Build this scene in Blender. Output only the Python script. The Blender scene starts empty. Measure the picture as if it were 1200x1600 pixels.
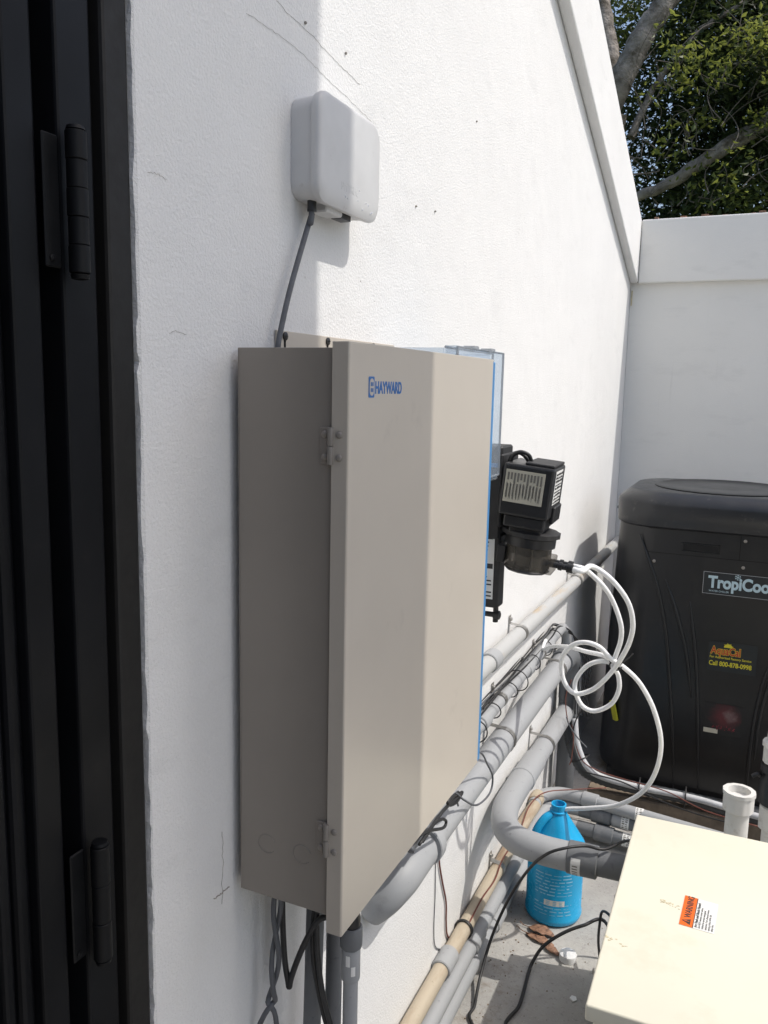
import bpy, bmesh, math, random
from mathutils import Vector, Matrix
random.seed(7)
S = bpy.context.scene
COL = S.collection
R = math.radians

# ------------------------------------------------------------------ camera
cam = bpy.data.cameras.new('camera')
cam.sensor_fit = 'VERTICAL'; cam.sensor_height = 36; cam.lens = 28.9
cam.clip_start = 0.02; cam.clip_end = 2000
cam_o = bpy.data.objects.new('camera', cam); COL.objects.link(cam_o)
yaw, pitch, roll = R(24.393), R(-8.698), R(1.208)
fw = Vector((-math.sin(yaw)*math.cos(pitch), math.cos(yaw)*math.cos(pitch), math.sin(pitch)))
rt = Vector((math.cos(yaw), math.sin(yaw), 0)); up = rt.cross(fw)
r2 = rt*math.cos(roll)+up*math.sin(roll); u2 = -rt*math.sin(roll)+up*math.cos(roll)
cam_o.matrix_world = Matrix(((r2.x, u2.x, -fw.x, 0), (r2.y, u2.y, -fw.y, 0), (r2.z, u2.z, -fw.z, 1.42), (0, 0, 0, 1)))
S.camera = cam_o

# ------------------------------------------------------------------ sky and sun
SUN_EL, SUN_AZ = R(56), R(12.5)          # azimuth measured from +X towards +Y
w = bpy.data.worlds.new('World'); S.world = w; w.use_nodes = True
nt = w.node_tree; nt.nodes.clear()
sky = nt.nodes.new('ShaderNodeTexSky'); sky.sky_type = 'NISHITA'; sky.sun_disc = False
sky.sun_elevation = SUN_EL; sky.sun_rotation = R(90)-SUN_AZ
sky.air_density = 1.0; sky.dust_density = 3.0; sky.ozone_density = 0.5
bg = nt.nodes.new('ShaderNodeBackground'); bg.inputs[1].default_value = 0.15
wo = nt.nodes.new('ShaderNodeOutputWorld')
nt.links.new(sky.outputs[0], bg.inputs[0]); nt.links.new(bg.outputs[0], wo.inputs[0])
sl = bpy.data.lights.new('sun', 'SUN'); sl.energy = 2.6; sl.angle = R(0.5); sl.color = (1, .96, .9)
so = bpy.data.objects.new('sun', sl); COL.objects.link(so)
sd = Vector((math.cos(SUN_EL)*math.cos(SUN_AZ), math.cos(SUN_EL)*math.sin(SUN_AZ), math.sin(SUN_EL)))
so.rotation_euler = sd.to_track_quat('Z', 'Y').to_euler(); so.location = sd*20
S.view_settings.view_transform = 'Standard'; S.view_settings.look = 'None'
S.view_settings.gamma = 1; S.view_settings.use_curve_mapping = False
S.view_settings.exposure = 0.23

# ------------------------------------------------------------------ materials
def new_mat(name):
    m = bpy.data.materials.new(name); m.use_nodes = True
    n = m.node_tree.nodes; l = m.node_tree.links
    return m, n, l, n['Principled BSDF']

def texco(n, l, scale=(1, 1, 1)):
    t = n.new('ShaderNodeTexCoord'); mp = n.new('ShaderNodeMapping'); mp.inputs['Scale'].default_value = scale
    l.new(t.outputs['Object'], mp.inputs[0]); return mp.outputs[0]

def noise(n, l, co, scale, detail=4, rough=.55):
    k = n.new('ShaderNodeTexNoise'); k.inputs['Scale'].default_value = scale
    k.inputs['Detail'].default_value = detail; k.inputs['Roughness'].default_value = rough
    l.new(co, k.inputs['Vector']); return k.outputs['Fac']

def ramp(n, l, src, a, b, ca=(0, 0, 0, 1), cb=(1, 1, 1, 1)):
    r = n.new('ShaderNodeValToRGB'); r.color_ramp.elements[0].position = a; r.color_ramp.elements[1].position = b
    r.color_ramp.elements[0].color = ca; r.color_ramp.elements[1].color = cb
    l.new(src, r.inputs[0]); return r.outputs[0]

def mix(n, l, fac, a, b):
    x = n.new('ShaderNodeMix'); x.data_type = 'RGBA'
    if isinstance(fac, float): x.inputs[0].default_value = fac
    else: l.new(fac, x.inputs[0])
    for i, v in ((6, a), (7, b)):
        if isinstance(v, tuple): x.inputs[i].default_value = v if len(v) == 4 else (*v, 1)
        else: l.new(v, x.inputs[i])
    return x.outputs[2]

def bump(n, l, h, strength, dist, prev=None):
    b = n.new('ShaderNodeBump'); b.inputs['Strength'].default_value = strength; b.inputs['Distance'].default_value = dist
    l.new(h, b.inputs['Height'])
    if prev: l.new(prev, b.inputs['Normal'])
    return b.outputs[0]

def simple(name, col, rough=.5, var=.12, vscale=18, metal=0, bumps=None, dirt=None, spec=.5, rvar=.12, coat=0):
    m, n, l, p = new_mat(name)
    co = texco(n, l)
    f = noise(n, l, co, vscale)
    d = tuple(max(0, c*(1-var)) for c in col); u = tuple(min(1, c*(1+var)) for c in col)
    c = ramp(n, l, f, .3, .7, (*d, 1), (*u, 1))
    if dirt:                                   # (colour, scale, lo, hi)
        g = ramp(n, l, noise(n, l, co, dirt[1], 7, .65), dirt[2], dirt[3])
        c = mix(n, l, g, c, dirt[0])
    l.new(c, p.inputs['Base Color'])
    rr = n.new('ShaderNodeMapRange'); rr.inputs[3].default_value = max(.02, rough-rvar); rr.inputs[4].default_value = min(1, rough+rvar)
    l.new(noise(n, l, co, vscale*2.3), rr.inputs[0]); l.new(rr.outputs[0], p.inputs['Roughness'])
    p.inputs['Metallic'].default_value = metal; p.inputs['Specular IOR Level'].default_value = spec
    if coat: p.inputs['Coat Weight'].default_value = coat
    if bumps:
        l.new(bump(n, l, noise(n, l, co, bumps[0], 5, .6), bumps[1], bumps[2]), p.inputs['Normal'])
    return m

def stucco(name, base, grain=1.0, specks=True, streaks=False):
    m, n, l, p = new_mat(name)
    co = texco(n, l)
    big = noise(n, l, co, 2.2, 6, .6)
    c = ramp(n, l, big, .3, .7, tuple(x*.95 for x in base)+(1,), base+(1,))
    tr_ = noise(n, l, texco(n, l, (1, 1.2, 3.0)), 4.5, 7, .68)
    c = mix(n, l, ramp(n, l, tr_, .56, .80), c, tuple(x*.88 for x in base))
    gr_ = ramp(n, l, noise(n, l, co, 300, 2, .6), .35, .75, (0, 0, 0, 1), (1, 1, 1, 1))
    gm_ = n.new('ShaderNodeMath'); gm_.operation = 'MULTIPLY'; gm_.inputs[1].default_value = .10*grain; l.new(gr_, gm_.inputs[0])
    c = mix(n, l, gm_.outputs[0], c, tuple(x*.55 for x in base))
    if specks:
        v = n.new('ShaderNodeTexVoronoi'); v.inputs['Scale'].default_value = 42; l.new(co, v.inputs['Vector'])
        r = ramp(n, l, v.outputs['Distance'], .045, .075, (1, 1, 1, 1), (0, 0, 0, 1))
        k = ramp(n, l, noise(n, l, co, 6, 3), .60, .68)
        mm = n.new('ShaderNodeMath'); mm.operation = 'MULTIPLY'; l.new(r, mm.inputs[0]); l.new(k, mm.inputs[1])
        c = mix(n, l, mm.outputs[0], c, (.30, .28, .25))
    if streaks:
        st = noise(n, l, texco(n, l, (70, 70, 2.2)), 1.0, 4, .6)
        c = mix(n, l, ramp(n, l, st, .66, .98), c, (.66, .65, .62))
    l.new(c, p.inputs['Base Color']); p.inputs['Roughness'].default_value = .75; p.inputs['Specular IOR Level'].default_value = .3
    b1 = bump(n, l, noise(n, l, co, 9, 4, .55), .30, .010*grain)
    b2 = bump(n, l, noise(n, l, co, 240, 3, .6), .50, .0034*grain, b1)
    b3 = bump(n, l, noise(n, l, co, 700, 2, .5), .4, .0012*grain, b2)
    l.new(b3, p.inputs['Normal']); return m

def foliage(name, base, trans, hue=.35):
    m, n, l, p = new_mat(name)
    oi = n.new('ShaderNodeNewGeometry')
    d = tuple(x*.55 for x in base)+(1,); u = tuple(min(1, x*1.5) for x in base)+(1,)
    c = ramp(n, l, oi.outputs['Random Per Island'], .0, 1.0, d, u)
    l.new(c, p.inputs['Base Color']); p.inputs['Roughness'].default_value = .42; p.inputs['Specular IOR Level'].default_value = .45
    t = n.new('ShaderNodeBsdfTranslucent')
    c2 = ramp(n, l, oi.outputs['Random Per Island'], .0, 1.0, tuple(x*.6 for x in trans)+(1,), trans+(1,))
    l.new(c2, t.inputs[0])
    a = n.new('ShaderNodeMixShader'); a.inputs[0].default_value = hue
    l.new(p.outputs[0], a.inputs[1]); l.new(t.outputs[0], a.inputs[2]); l.new(a.outputs[0], n['Material Output'].inputs[0])
    return m

def glassy(name, col, rough=.08, alpha=.35):
    m, n, l, p = new_mat(name)
    co = texco(n, l)
    p.inputs['Base Color'].default_value = (*col, 1); p.inputs['Roughness'].default_value = rough
    p.inputs['IOR'].default_value = 1.45
    tr = n.new('ShaderNodeBsdfTransparent'); tr.inputs[0].default_value = tuple(min(1, .55+.45*c) for c in col)+(1,)
    ms = n.new('ShaderNodeMixShader')
    rr = n.new('ShaderNodeMapRange'); rr.inputs[3].default_value = alpha*.6; rr.inputs[4].default_value = min(1, alpha*1.4)
    l.new(noise(n, l, co, 45, 4), rr.inputs[0]); l.new(rr.outputs[0], ms.inputs[0])
    l.new(tr.outputs[0], ms.inputs[1]); l.new(p.outputs[0], ms.inputs[2]); l.new(ms.outputs[0], n['Material Output'].inputs[0])
    return m

def concrete(name):
    m, n, l, p = new_mat(name)
    co = texco(n, l)
    c = ramp(n, l, noise(n, l, co, 3.5, 8, .65), .3, .72, (.27, .262, .25, 1), (.46, .45, .42, 1))
    c = mix(n, l, ramp(n, l, noise(n, l, co, 90, 4, .7), .56, .72), c, (.22, .21, .20))
    c = mix(n, l, ramp(n, l, noise(n, l, co, 11, 8, .7), .60, .78), c, (.17, .16, .15))
    c = mix(n, l, ramp(n, l, noise(n, l, co, 5.5, 9, .75), .55, .70), c, (.24, .205, .165))
    c = mix(n, l, ramp(n, l, noise(n, l, co, 240, 3, .8), .60, .70), c, (.52, .50, .47))
    l.new(c, p.inputs['Base Color']); p.inputs['Roughness'].default_value = .85
    b = bump(n, l, noise(n, l, co, 120, 6, .7), .5, .003)
    l.new(bump(n, l, noise(n, l, co, 14, 5, .6), .4, .008, b), p.inputs['Normal']); return m

def stained_pipe(name, base, stain, lo, hi):
    m, n, l, p = new_mat(name)
    co = texco(n, l, (14, 3, 14))
    f = ramp(n, l, noise(n, l, co, 1.6, 6, .6), lo, hi)
    c = mix(n, l, f, base, stain)
    co2 = texco(n, l)
    c = mix(n, l, ramp(n, l, noise(n, l, co2, 60, 5, .7), .62, .75), c, tuple(x*.6 for x in base))
    l.new(c, p.inputs['Base Color']); p.inputs['Roughness'].default_value = .55
    l.new(bump(n, l, noise(n, l, co2, 90, 4), .2, .001), p.inputs['Normal']); return m

M = {}
M['wall'] = stucco('white_stucco', (.80, .80, .79))
M['wall2'] = stucco('white_painted_wall', (.81, .80, .765), .35, False, True)
M['plaster'] = stucco('rough_plaster', (.74, .74, .73), 1.5, False)
M['crack'] = simple('hairline_crack', (.33, .31, .28), .9, .4, 90)
M['concrete'] = concrete('concrete')
M['earth'] = simple('lawn_ground', (.10, .12, .05), .95, .3, 6, bumps=(40, .8, .02))
M['door'] = simple('black_door_paint', (.006, .0065, .008), .42, .3, 7, spec=.16, bumps=(25, .06, .003), dirt=((.014, .013, .012), 14, .62, .85))
M['occluder'] = simple('dark_occluder_paint', (.05, .05, .052), .6, .2, 12)
M['jamb'] = simple('dark_brown_jamb', (.005, .0045, .004), .65, .3, 30, bumps=(60, .2, .002))
M['hinge'] = simple('black_hinge_paint', (.0045, .005, .006), .5, .2, 40, spec=.22, bumps=(120, .15, .001))
M['white_plastic'] = simple('pale_grey_plastic', (.58, .58, .575), .42, .04, 20, bumps=(300, .08, .0006), dirt=((.40, .38, .35), 35, .66, .80))
M['white_print'] = simple('white_print', (.75, .76, .77), .5, .05)
M['port'] = simple('black_port', (.02, .02, .02), .4)
M['beige'] = simple('beige_powder_coat', (.54, .492, .425), .30, .03, 5, spec=.6, metal=.08, bumps=(700, .10, .0006), rvar=.05, dirt=((.38, .34, .295), 9, .62, .90))
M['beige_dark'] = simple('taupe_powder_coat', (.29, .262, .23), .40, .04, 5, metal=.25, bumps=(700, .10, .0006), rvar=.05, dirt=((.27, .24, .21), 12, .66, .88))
M['rivet'] = simple('painted_rivet', (.25, .23, .205), .4, .05)
M['steel'] = simple('zinc_steel', (.45, .44, .42), .38, .15, 60, metal=.85, dirt=((.28, .18, .10), 40, .62, .78))
M['blue'] = simple('blue_film', (.05, .22, .48), .4, .05)
M['blue_ink'] = simple('blue_ink', (.02, .14, .42), .45, .05)
M['clear'] = glassy('clear_polycarbonate', (.80, .86, .92), .05, .11)
M['clear_edge'] = glassy('clear_polycarbonate_edge', (.42, .45, .48), .1, .45)
M['drop'] = glassy('water_drop', (.9, .92, .95), .03, .35)
M['smoke'] = glassy('smoky_clear_plastic', (.24, .22, .19), .04, .26)
M['black'] = simple('black_plastic', (.018, .018, .019), .36, .2, 30, bumps=(250, .12, .0008), dirt=((.07, .065, .06), 60, .66, .80))
M['black_rough'] = simple('black_matte_plastic', (.022, .022, .023), .6, .2, 30, bumps=(250, .2, .0008))
M['rubber'] = simple('black_cable_jacket', (.02, .02, .021), .48, .25, 60)
M['grey_cable'] = simple('grey_cable_jacket', (.10, .105, .115), .5, .2, 40)
M['brown_wire'] = simple('brown_wire', (.16, .05, .035), .5, .2, 60)
M['silver_label'] = simple('silver_label', (.50, .47, .38), .4, .06, 40)
M['ink'] = simple('black_ink', (.03, .03, .03), .6)
M['grey_ink'] = simple('grey_ink', (.16, .15, .13), .6)
M['label'] = simple('white_label', (.76, .76, .74), .45, .04, 40)
M['orange'] = simple('orange_label', (.80, .14, .015), .45, .05)
M['pvc'] = stained_pipe('grey_pvc', (.335, .345, .355), (.25, .25, .25), .62, .85)
M['pvc_dark'] = stained_pipe('dark_grey_pvc', (.145, .153, .162), (.25, .25, .25), .6, .85)
M['pvc_rust'] = stained_pipe('rust_stained_pvc', (.42, .425, .42), (.42, .33, .22), .54, .72)
M['tan'] = stained_pipe('tan_cpvc', (.44, .38, .29), (.30, .21, .14), .48, .70)
M['pvc_white'] = simple('white_pvc', (.66, .65, .62), .5, .05, 30, dirt=((.42, .39, .34), 25, .58, .78), bumps=(80, .15, .001))
M['tube'] = simple('milky_tube', (.86, .87, .87), .3, .03, 60, spec=.5)
M['jug'] = simple('blue_jug_plastic', (.012, .34, .64), .25, .06, 12, spec=.5, bumps=(30, .1, .003))
M['jug_print'] = simple('pale_blue_print', (.26, .55, .74), .4, .1)
M['cap'] = simple('white_cap_plastic', (.78, .78, .77), .4, .03)
M['leaf_dry'] = simple('dry_leaf', (.27, .15, .095), .6, .55, 90, bumps=(140, .8, .003), dirt=((.10, .055, .035), 55, .50, .70))
M['grit'] = simple('brown_grit', (.24, .19, .14), .9, .6, 300)
M['cream'] = simple('cream_enamel', (.76, .73, .60), .35, .025, 4, bumps=(6, .12, .01), dirt=((.64, .58, .43), 6, .58, .92))
M['stain'] = simple('brown_dirt_stain', (.56, .49, .31), .8, .25, 80)
M['heater'] = simple('charcoal_plastic', (.0080, .0088, .0104), .33, .12, 10, spec=.5, bumps=(420, .08, .0006), rvar=.05, dirt=((.022, .022, .022), 5, .52, .90))
M['heater_lid'] = simple('charcoal_lid_plastic', (.020, .0215, .0245), .33, .15, 14, spec=.5, bumps=(180, .15, .0012), dirt=((.10, .095, .09), 26, .60, .82))
M['void'] = simple('dark_recess', (.006, .006, .006), .9)
M['plate'] = simple('dark_nameplate', (.012, .016, .019), .4, .1)
M['plate_edge'] = simple('nameplate_silver_edge', (.32, .33, .34), .4, .05)
M['teal_print'] = simple('pale_teal_print', (.42, .55, .60), .5, .05)
M['yellow_print'] = simple('yellow_print', (.62, .55, .03), .5, .05)
M['red_print'] = simple('red_print', (.42, .03, .02), .5, .1)
M['pink_print'] = simple('faded_red_print', (.20, .015, .03), .5, .3, 60)
M['tag'] = simple('yellow_tag', (.50, .48, .03), .5, .1)
def faded(name):
    m, n, l, p = new_mat(name); co = texco(n, l)
    v = n.new('ShaderNodeVectorMath'); v.operation = 'DISTANCE'; l.new(co, v.inputs[0]); v.inputs[1].default_value = (.07, -.30, .32)
    a = n.new('ShaderNodeMath'); a.operation = 'MULTIPLY_ADD'; l.new(noise(n, l, co, 30, 5, .7), a.inputs[0]); a.inputs[1].default_value = .06; l.new(v.outputs['Value'], a.inputs[2])
    c = ramp(n, l, a.outputs[0], .045, .085, (.10, .018, .022, 1), (.010, .0105, .011, 1))
    v2 = n.new('ShaderNodeVectorMath'); v2.operation = 'DISTANCE'; l.new(co, v2.inputs[0]); v2.inputs[1].default_value = (.085, -.30, .325)
    b = n.new('ShaderNodeMath'); b.operation = 'MULTIPLY_ADD'; l.new(noise(n, l, co, 40, 4, .6), b.inputs[0]); b.inputs[1].default_value = .05; l.new(v2.outputs['Value'], b.inputs[2])
    c = mix(n, l, ramp(n, l, b.outputs[0], .030, .052, (1, 1, 1, 1), (0, 0, 0, 1)), c, (.16, .11, .105))
    l.new(c, p.inputs['Base Color']); p.inputs['Roughness'].default_value = .55; return m
M['faded'] = faded('faded_sticker')
M['wood'] = simple('weathered_timber', (.20, .16, .12), .85, .35, 22, bumps=(50, .5, .003))
M['hose'] = simple('pale_flex_conduit', (.52, .53, .54), .45, .08, 30)
M['flex_dark'] = simple('dark_flex_conduit', (.05, .055, .06), .45, .2, 30)
M['bark'] = simple('grey_bark', (.29, .26, .23), .9, .35, 9, bumps=(26, .9, .03), dirt=((.09, .075, .055), 7, .48, .66))  # pale patches between the dark ones put sun on the bark as colour
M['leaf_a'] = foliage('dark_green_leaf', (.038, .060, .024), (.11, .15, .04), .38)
M['leaf_sunlit'] = foliage('sunlit_leaf', (.10, .135, .035), (.34, .38, .08), .5)  # sunlit look put into the leaf colour; shaded sprays take the dark leaf
M['twig'] = simple('twig_bark', (.14, .12, .10), .9)

# ------------------------------------------------------------------ mesh helpers
def smooth_path(pts, n=6, closed=False):
    P = [Vector(p) for p in pts]
    if len(P) < 3: return P
    out = []; L = len(P)
    for i in range(L if closed else L-1):
        if closed: a, b, c, d = P[(i-1) % L], P[i], P[(i+1) % L], P[(i+2) % L]
        else:
            b, c = P[i], P[i+1]
            a = P[i-1] if i else b*2-c
            d = P[i+2] if i+2 < L else c*2-b
        for k in range(n):
            t = k/n
            out.append(.5*((2*b)+(c-a)*t+(2*a-5*b+4*c-d)*t*t+(3*b-a-3*c+d)*t**3))
    if not closed: out.append(P[-1])
    return out

class MB:
    def __init__(s): s.bm = bmesh.new()
    def quad(s, a, b, c, d):
        s.bm.faces.new([s.bm.verts.new(p) for p in (a, b, c, d)]); return s
    def poly(s, pts):
        s.bm.faces.new([s.bm.verts.new(p) for p in pts]); return s
    def box(s, x0, x1, y0, y1, z0, z1, bev=0, seg=2, mat=None):
        t = bmesh.new(); bmesh.ops.create_cube(t, size=1)
        for v in t.verts:
            v.co = Vector(((x0+x1)/2+v.co.x*(x1-x0), (y0+y1)/2+v.co.y*(y1-y0), (z0+z1)/2+v.co.z*(z1-z0)))
        if bev: bmesh.ops.bevel(t, geom=t.edges[:], offset=bev, segments=seg, profile=.5, affect='EDGES')
        return s.merge(t, mat)
    def merge(s, t, mat=None):
        if mat is not None: t.transform(mat)
        me = bpy.data.meshes.new('tmp'); t.to_mesh(me); t.free(); s.bm.from_mesh(me); bpy.data.meshes.remove(me); return s
    def prism(s, pts, ext):
        """polygon pts extruded by vector ext"""
        e = Vector(ext); a = [s.bm.verts.new(p) for p in pts]; b = [s.bm.verts.new(Vector(p)+e) for p in pts]
        s.bm.faces.new(a); s.bm.faces.new(b[::-1]); n = len(a)
        for i in range(n): s.bm.faces.new((a[i], b[i], b[(i+1) % n], a[(i+1) % n]))
        return s
    def tube(s, pts, r, seg=10, closed=False, cap=True):
        P = [Vector(p) for p in pts]; n = len(P)
        rad = r if isinstance(r, (list, tuple)) else [r]*n
        T = []
        for i in range(n):
            a = P[i-1] if (i or closed) else P[i]; b = P[(i+1) % n] if (i < n-1 or closed) else P[i]
            T.append((b-a).normalized())
        u = T[0].orthogonal().normalized(); rings = []
        for i in range(n):
            u = (u-T[i]*u.dot(T[i])).normalized(); v = T[i].cross(u)
            rings.append([s.bm.verts.new(P[i]+(u*math.cos(2*math.pi*k/seg)+v*math.sin(2*math.pi*k/seg))*rad[i]) for k in range(seg)])
        for i in range(n if closed else n-1):
            A, B = rings[i], rings[(i+1) % n]
            for k in range(seg): s.bm.faces.new((A[k], A[(k+1) % seg], B[(k+1) % seg], B[k]))
        if cap and not closed: s.bm.faces.new(rings[0][::-1]); s.bm.faces.new(rings[-1])
        return s
    def lathe(s, prof, org=(0, 0, 0), axis=(0, 0, 1), seg=32, ribs=None):
        """prof: (radius, height) pairs along axis"""
        ax = Vector(axis).normalized(); u = ax.orthogonal().normalized(); v = ax.cross(u); o = Vector(org); rings = []
        for r, h in prof:
            rg = []
            for k in range(seg):
                rr = r*(ribs(k, r, h) if ribs else 1); a = 2*math.pi*k/seg
                rg.append(s.bm.verts.new(o+ax*h+(u*math.cos(a)+v*math.sin(a))*rr))
            rings.append(rg)
        for A, B in zip(rings, rings[1:]):
            for k in range(seg): s.bm.faces.new((A[k], A[(k+1) % seg], B[(k+1) % seg], B[k]))
        s.bm.faces.new(rings[0][::-1]); s.bm.faces.new(rings[-1]); return s
    def build(s, name, mat, parent=None, smooth=None, bevel=0, stuff=False, label=None):
        bmesh.ops.recalc_face_normals(s.bm, faces=s.bm.faces[:])
        return finish(name, s.bm, mat, parent, smooth, bevel, stuff, label)

def wloc(o):
    v = Vector((0, 0, 0))
    while o: v += Vector(o.location); o = o.parent
    return v

def finish(name, bm, mat, parent=None, smooth=None, bevel=0, stuff=False, label=None):
    if parent is None:
        xs = [v.co for v in bm.verts]
        off = Vector(((min(c.x for c in xs)+max(c.x for c in xs))/2, (min(c.y for c in xs)+max(c.y for c in xs))/2, min(c.z for c in xs)))
    else: off = wloc(parent)
    for v in bm.verts: v.co -= off
    me = bpy.data.meshes.new(name); bm.to_mesh(me); bm.free()
    if smooth:
        for p in me.polygons: p.use_smooth = True
        if smooth < 180: me.set_sharp_from_angle(angle=R(smooth))
    if mat: me.materials.append(M[mat])
    o = bpy.data.objects.new(name, me); COL.objects.link(o)
    if parent is None: o.location = off
    else: o.parent = parent
    if bevel:
        b = o.modifiers.new('bevel', 'BEVEL'); b.width = bevel; b.segments = 2; b.limit_method = 'ANGLE'
    if stuff: o['kind'] = 'stuff'
    if label: o['label'] = label
    return o

def thing(name, label, cat, loc, group=None):
    o = bpy.data.objects.new(name, None); o.empty_display_size = .05; COL.objects.link(o); o.location = loc
    return tag(o, label, cat, group)

def tag(o, label, cat, group=None):
    o['label'] = label; o['category'] = cat
    if group: o['group'] = group
    return o

def structure(o): o['kind'] = 'structure'; return o

def text(name, body, size, mat, parent, org, right, upv, bold=0, depth=.0003, align='LEFT', sx=1.0):
    c = bpy.data.curves.new('txt', 'FONT'); c.body = body; c.size = size; c.offset = bold; c.extrude = depth; c.align_x = align
    t = bpy.data.objects.new('txt', c); COL.objects.link(t)
    bpy.context.view_layer.update()
    me = bpy.data.meshes.new_from_object(t.evaluated_get(bpy.context.evaluated_depsgraph_get()))
    bpy.data.objects.remove(t); bpy.data.curves.remove(c)
    r = Vector(right).normalized(); n = r.cross(Vector(upv)).normalized(); u = n.cross(r)
    o = Vector(org)-wloc(parent)
    mt = Matrix(((r.x*sx, u.x, n.x, o.x), (r.y*sx, u.y, n.y, o.y), (r.z*sx, u.z, n.z, o.z), (0, 0, 0, 1)))
    me.transform(mt); me.name = name; me.materials.clear(); me.materials.append(M[mat])
    ob = bpy.data.objects.new(name, me); COL.objects.link(ob); ob.parent = parent
    return ob

def slab(mb, org, right, upv, a0, a1, b0, b1, th=.0006):
    """thin plate in the plane (right, up) at org"""
    r = Vector(right).normalized(); u = Vector(upv).normalized(); n = r.cross(u); o = Vector(org)
    mb.prism([o+r*a0+u*b0, o+r*a1+u*b0, o+r*a1+u*b1, o+r*a0+u*b1], n*th); return mb

# ================================================================== the setting
c = MB(); c.box(-400, 400, -400, 400, -.25, -.10); structure(c.build('ground', 'earth'))
c = MB(); c.box(-.58, 9, -8, 3.9, -.10, 0.0); structure(c.build('concrete_floor', 'concrete'))

# house wall: face at x = -0.58, sloping top; door opening below y = 0.667
hw = thing('house_wall', 'white stucco house wall with a sloping trim band along its top', 'wall', (-.58, 2.2, 0))
RK = .375
def ztop(y): return 2.165+.352*(3.87-y)
def zbot(y): return 1.889+.345*(3.885-y)
c = MB()
c.prism([(-.58, .672, -.1), (-.58, 4.05, -.1), (-.58, 4.05, ztop(4.05)-.01), (-.58, .672, ztop(.672)-.01)], (-.22, 0, 0))
c.prism([(-.58, -3, 2.75), (-.58, .672, 2.75), (-.58, .672, ztop(.672)-.01), (-.58, -3, ztop(-3)-.01)], (-.22, 0, 0))
c.prism([(-.58, -3, -.1), (-.58, -1.0, -.1), (-.58, -1.0, 2.75), (-.58, -3, 2.75)], (-.22, 0, 0))
c.build('wall_body', 'wall', hw)
c = MB(); c.prism([(-.546, 3.872, zbot(3.872)), (-.546, -3, zbot(-3)), (-.546, -3, ztop(-3)), (-.546, 3.872, ztop(3.872))], (-.0335, 0, 0))
c.build('trim_band', 'wall', hw, bevel=.006)
c = MB()   # ragged plaster lip where the stucco meets the door frame
pts = []; z = -.05
while z < 2.75:
    pts.append(z); z += random.uniform(.008, .03)
rag = [random.gauss(0, .0016)+(.003 if random.random() < .06 else 0) for _ in pts]
for (za, zb, ra, rb) in zip(pts, pts[1:], rag, rag[1:]):
    c.quad((-.5797, .6722, za), (-.5797, .6722, zb), (-.5806, .6688-rb, zb), (-.5806, .6688-ra, za))
    c.quad((-.5806, .6688-ra, za), (-.5806, .6688-rb, zb), (-.60, .669-rb, zb), (-.60, .669-ra, za))
c.build('plaster_edge', 'plaster', hw)
CR = [[(-0.5795, 0.9287, 1.883), (-0.5795, 0.9587, 1.878), (-0.5795, 1, 1.876), (-0.5795, 1.056, 1.869), (-0.5795, 1.094, 1.865), (-0.5795, 1.159, 1.859)], [(-0.5795, 0.8636, 1.843), (-0.5795, 0.9258, 1.845), (-0.5795, 0.9876, 1.844), (-0.5795, 1.039, 1.837), (-0.5795, 1.114, 1.83), (-0.5795, 1.2, 1.819)],
      [(-0.5795, 0.7824, 0.7752), (-0.5795, 0.7987, 0.7734), (-0.5795, 0.8155, 0.7734)], [(-0.5795, 0.7165, 1.471), (-0.5795, 0.7294, 1.474), (-0.5795, 0.7445, 1.471)], [(-0.5795, 0.8013, 0.8568), (-0.5795, 0.8021, 0.8124), (-0.5795, 0.7999, 0.7584)], [(-0.5795, 0.6866, 1.627), (-0.5795, 0.702, 1.629), (-0.5795, 0.7159, 1.626)]]
for i, k in enumerate(CR):
    c = MB(); pp = [p+Vector((0, random.gauss(0, .0007), random.gauss(0, .0007))) for p in smooth_path(k, 8)]
    c.tube(pp, [.00022, .00018, .0008, .0002, .0003, .0002][i], 5); c.build('hairline_crack', 'crack', hw)
for k in [(-0.579, 0.9977, 1.883), (-0.579, 1.112, 1.886), (-0.579, 1.385, 1.732), (-0.579, 1.477, 1.741), (-0.579, 1.695, 1.959)]:
    c = MB(); c.lathe([(.0005, -.002), (.0022, 0), (.0018, .0016), (.0004, .0026)], k, (1, 0, 0), 8)
    c.build('dirt_speck', 'crack', hw, 60)

bw = thing('boundary_wall', 'white painted boundary wall with a thicker top band, behind the black pool heater', 'wall', (1.5, 3.95, 0))
c = MB(); c.box(-.579, 4.2, 3.90, 4.06, -.1, 1.90); c.build('wall_body', 'wall2', bw)
c = MB(); c.box(-.5455, 4.2, 3.868, 4.075, 1.893, 2.163); c.build('coping_band', 'wall2', bw, bevel=.006)
c = MB(); c.box(-.575, -.57, 3.897, 3.8995, 1.80, 1.865); c.build('rust_mark', 'stain', bw)

random.seed(21)
c = MB()
for k in range(26):
    x = random.uniform(-.5, 1.2); l_ = random.uniform(.008, .03); a_ = random.uniform(0, 3); c.box(x, x+l_, 3.868+random.uniform(.002, .03), 3.905, 2.1635, 2.1635+random.uniform(.002, .009))
c.build('leaf_litter', 'leaf_dry', bw, stuff=True)
# added unseen block, placed to cast the vertical shade edge on the wall
c = MB(); c.box(.80, 1.10, .86, 1.345, -.02, 4.8)
tag(c.build('shade_blocker', 'wall', None), 'tall white stucco pier to the right of the path, added unseen to shade the left of the wall', 'blocker')

c = MB()  # unseen dark boards, added to darken the side behind the camera
for i in range(14): c.box(-.56+i*.12, -.445+i*.12, -1.30, -1.27, .04, 2.5, .003, 1)
c.box(-.575, 1.15, -1.345, -1.302, .3, .4); c.box(-.575, 1.15, -1.345, -1.302, 2.1, 2.2)
tag(c.build('occluder', 'occluder', None), 'added unseen dark boarded gate across the path, behind the viewpoint', 'occluder')
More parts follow.
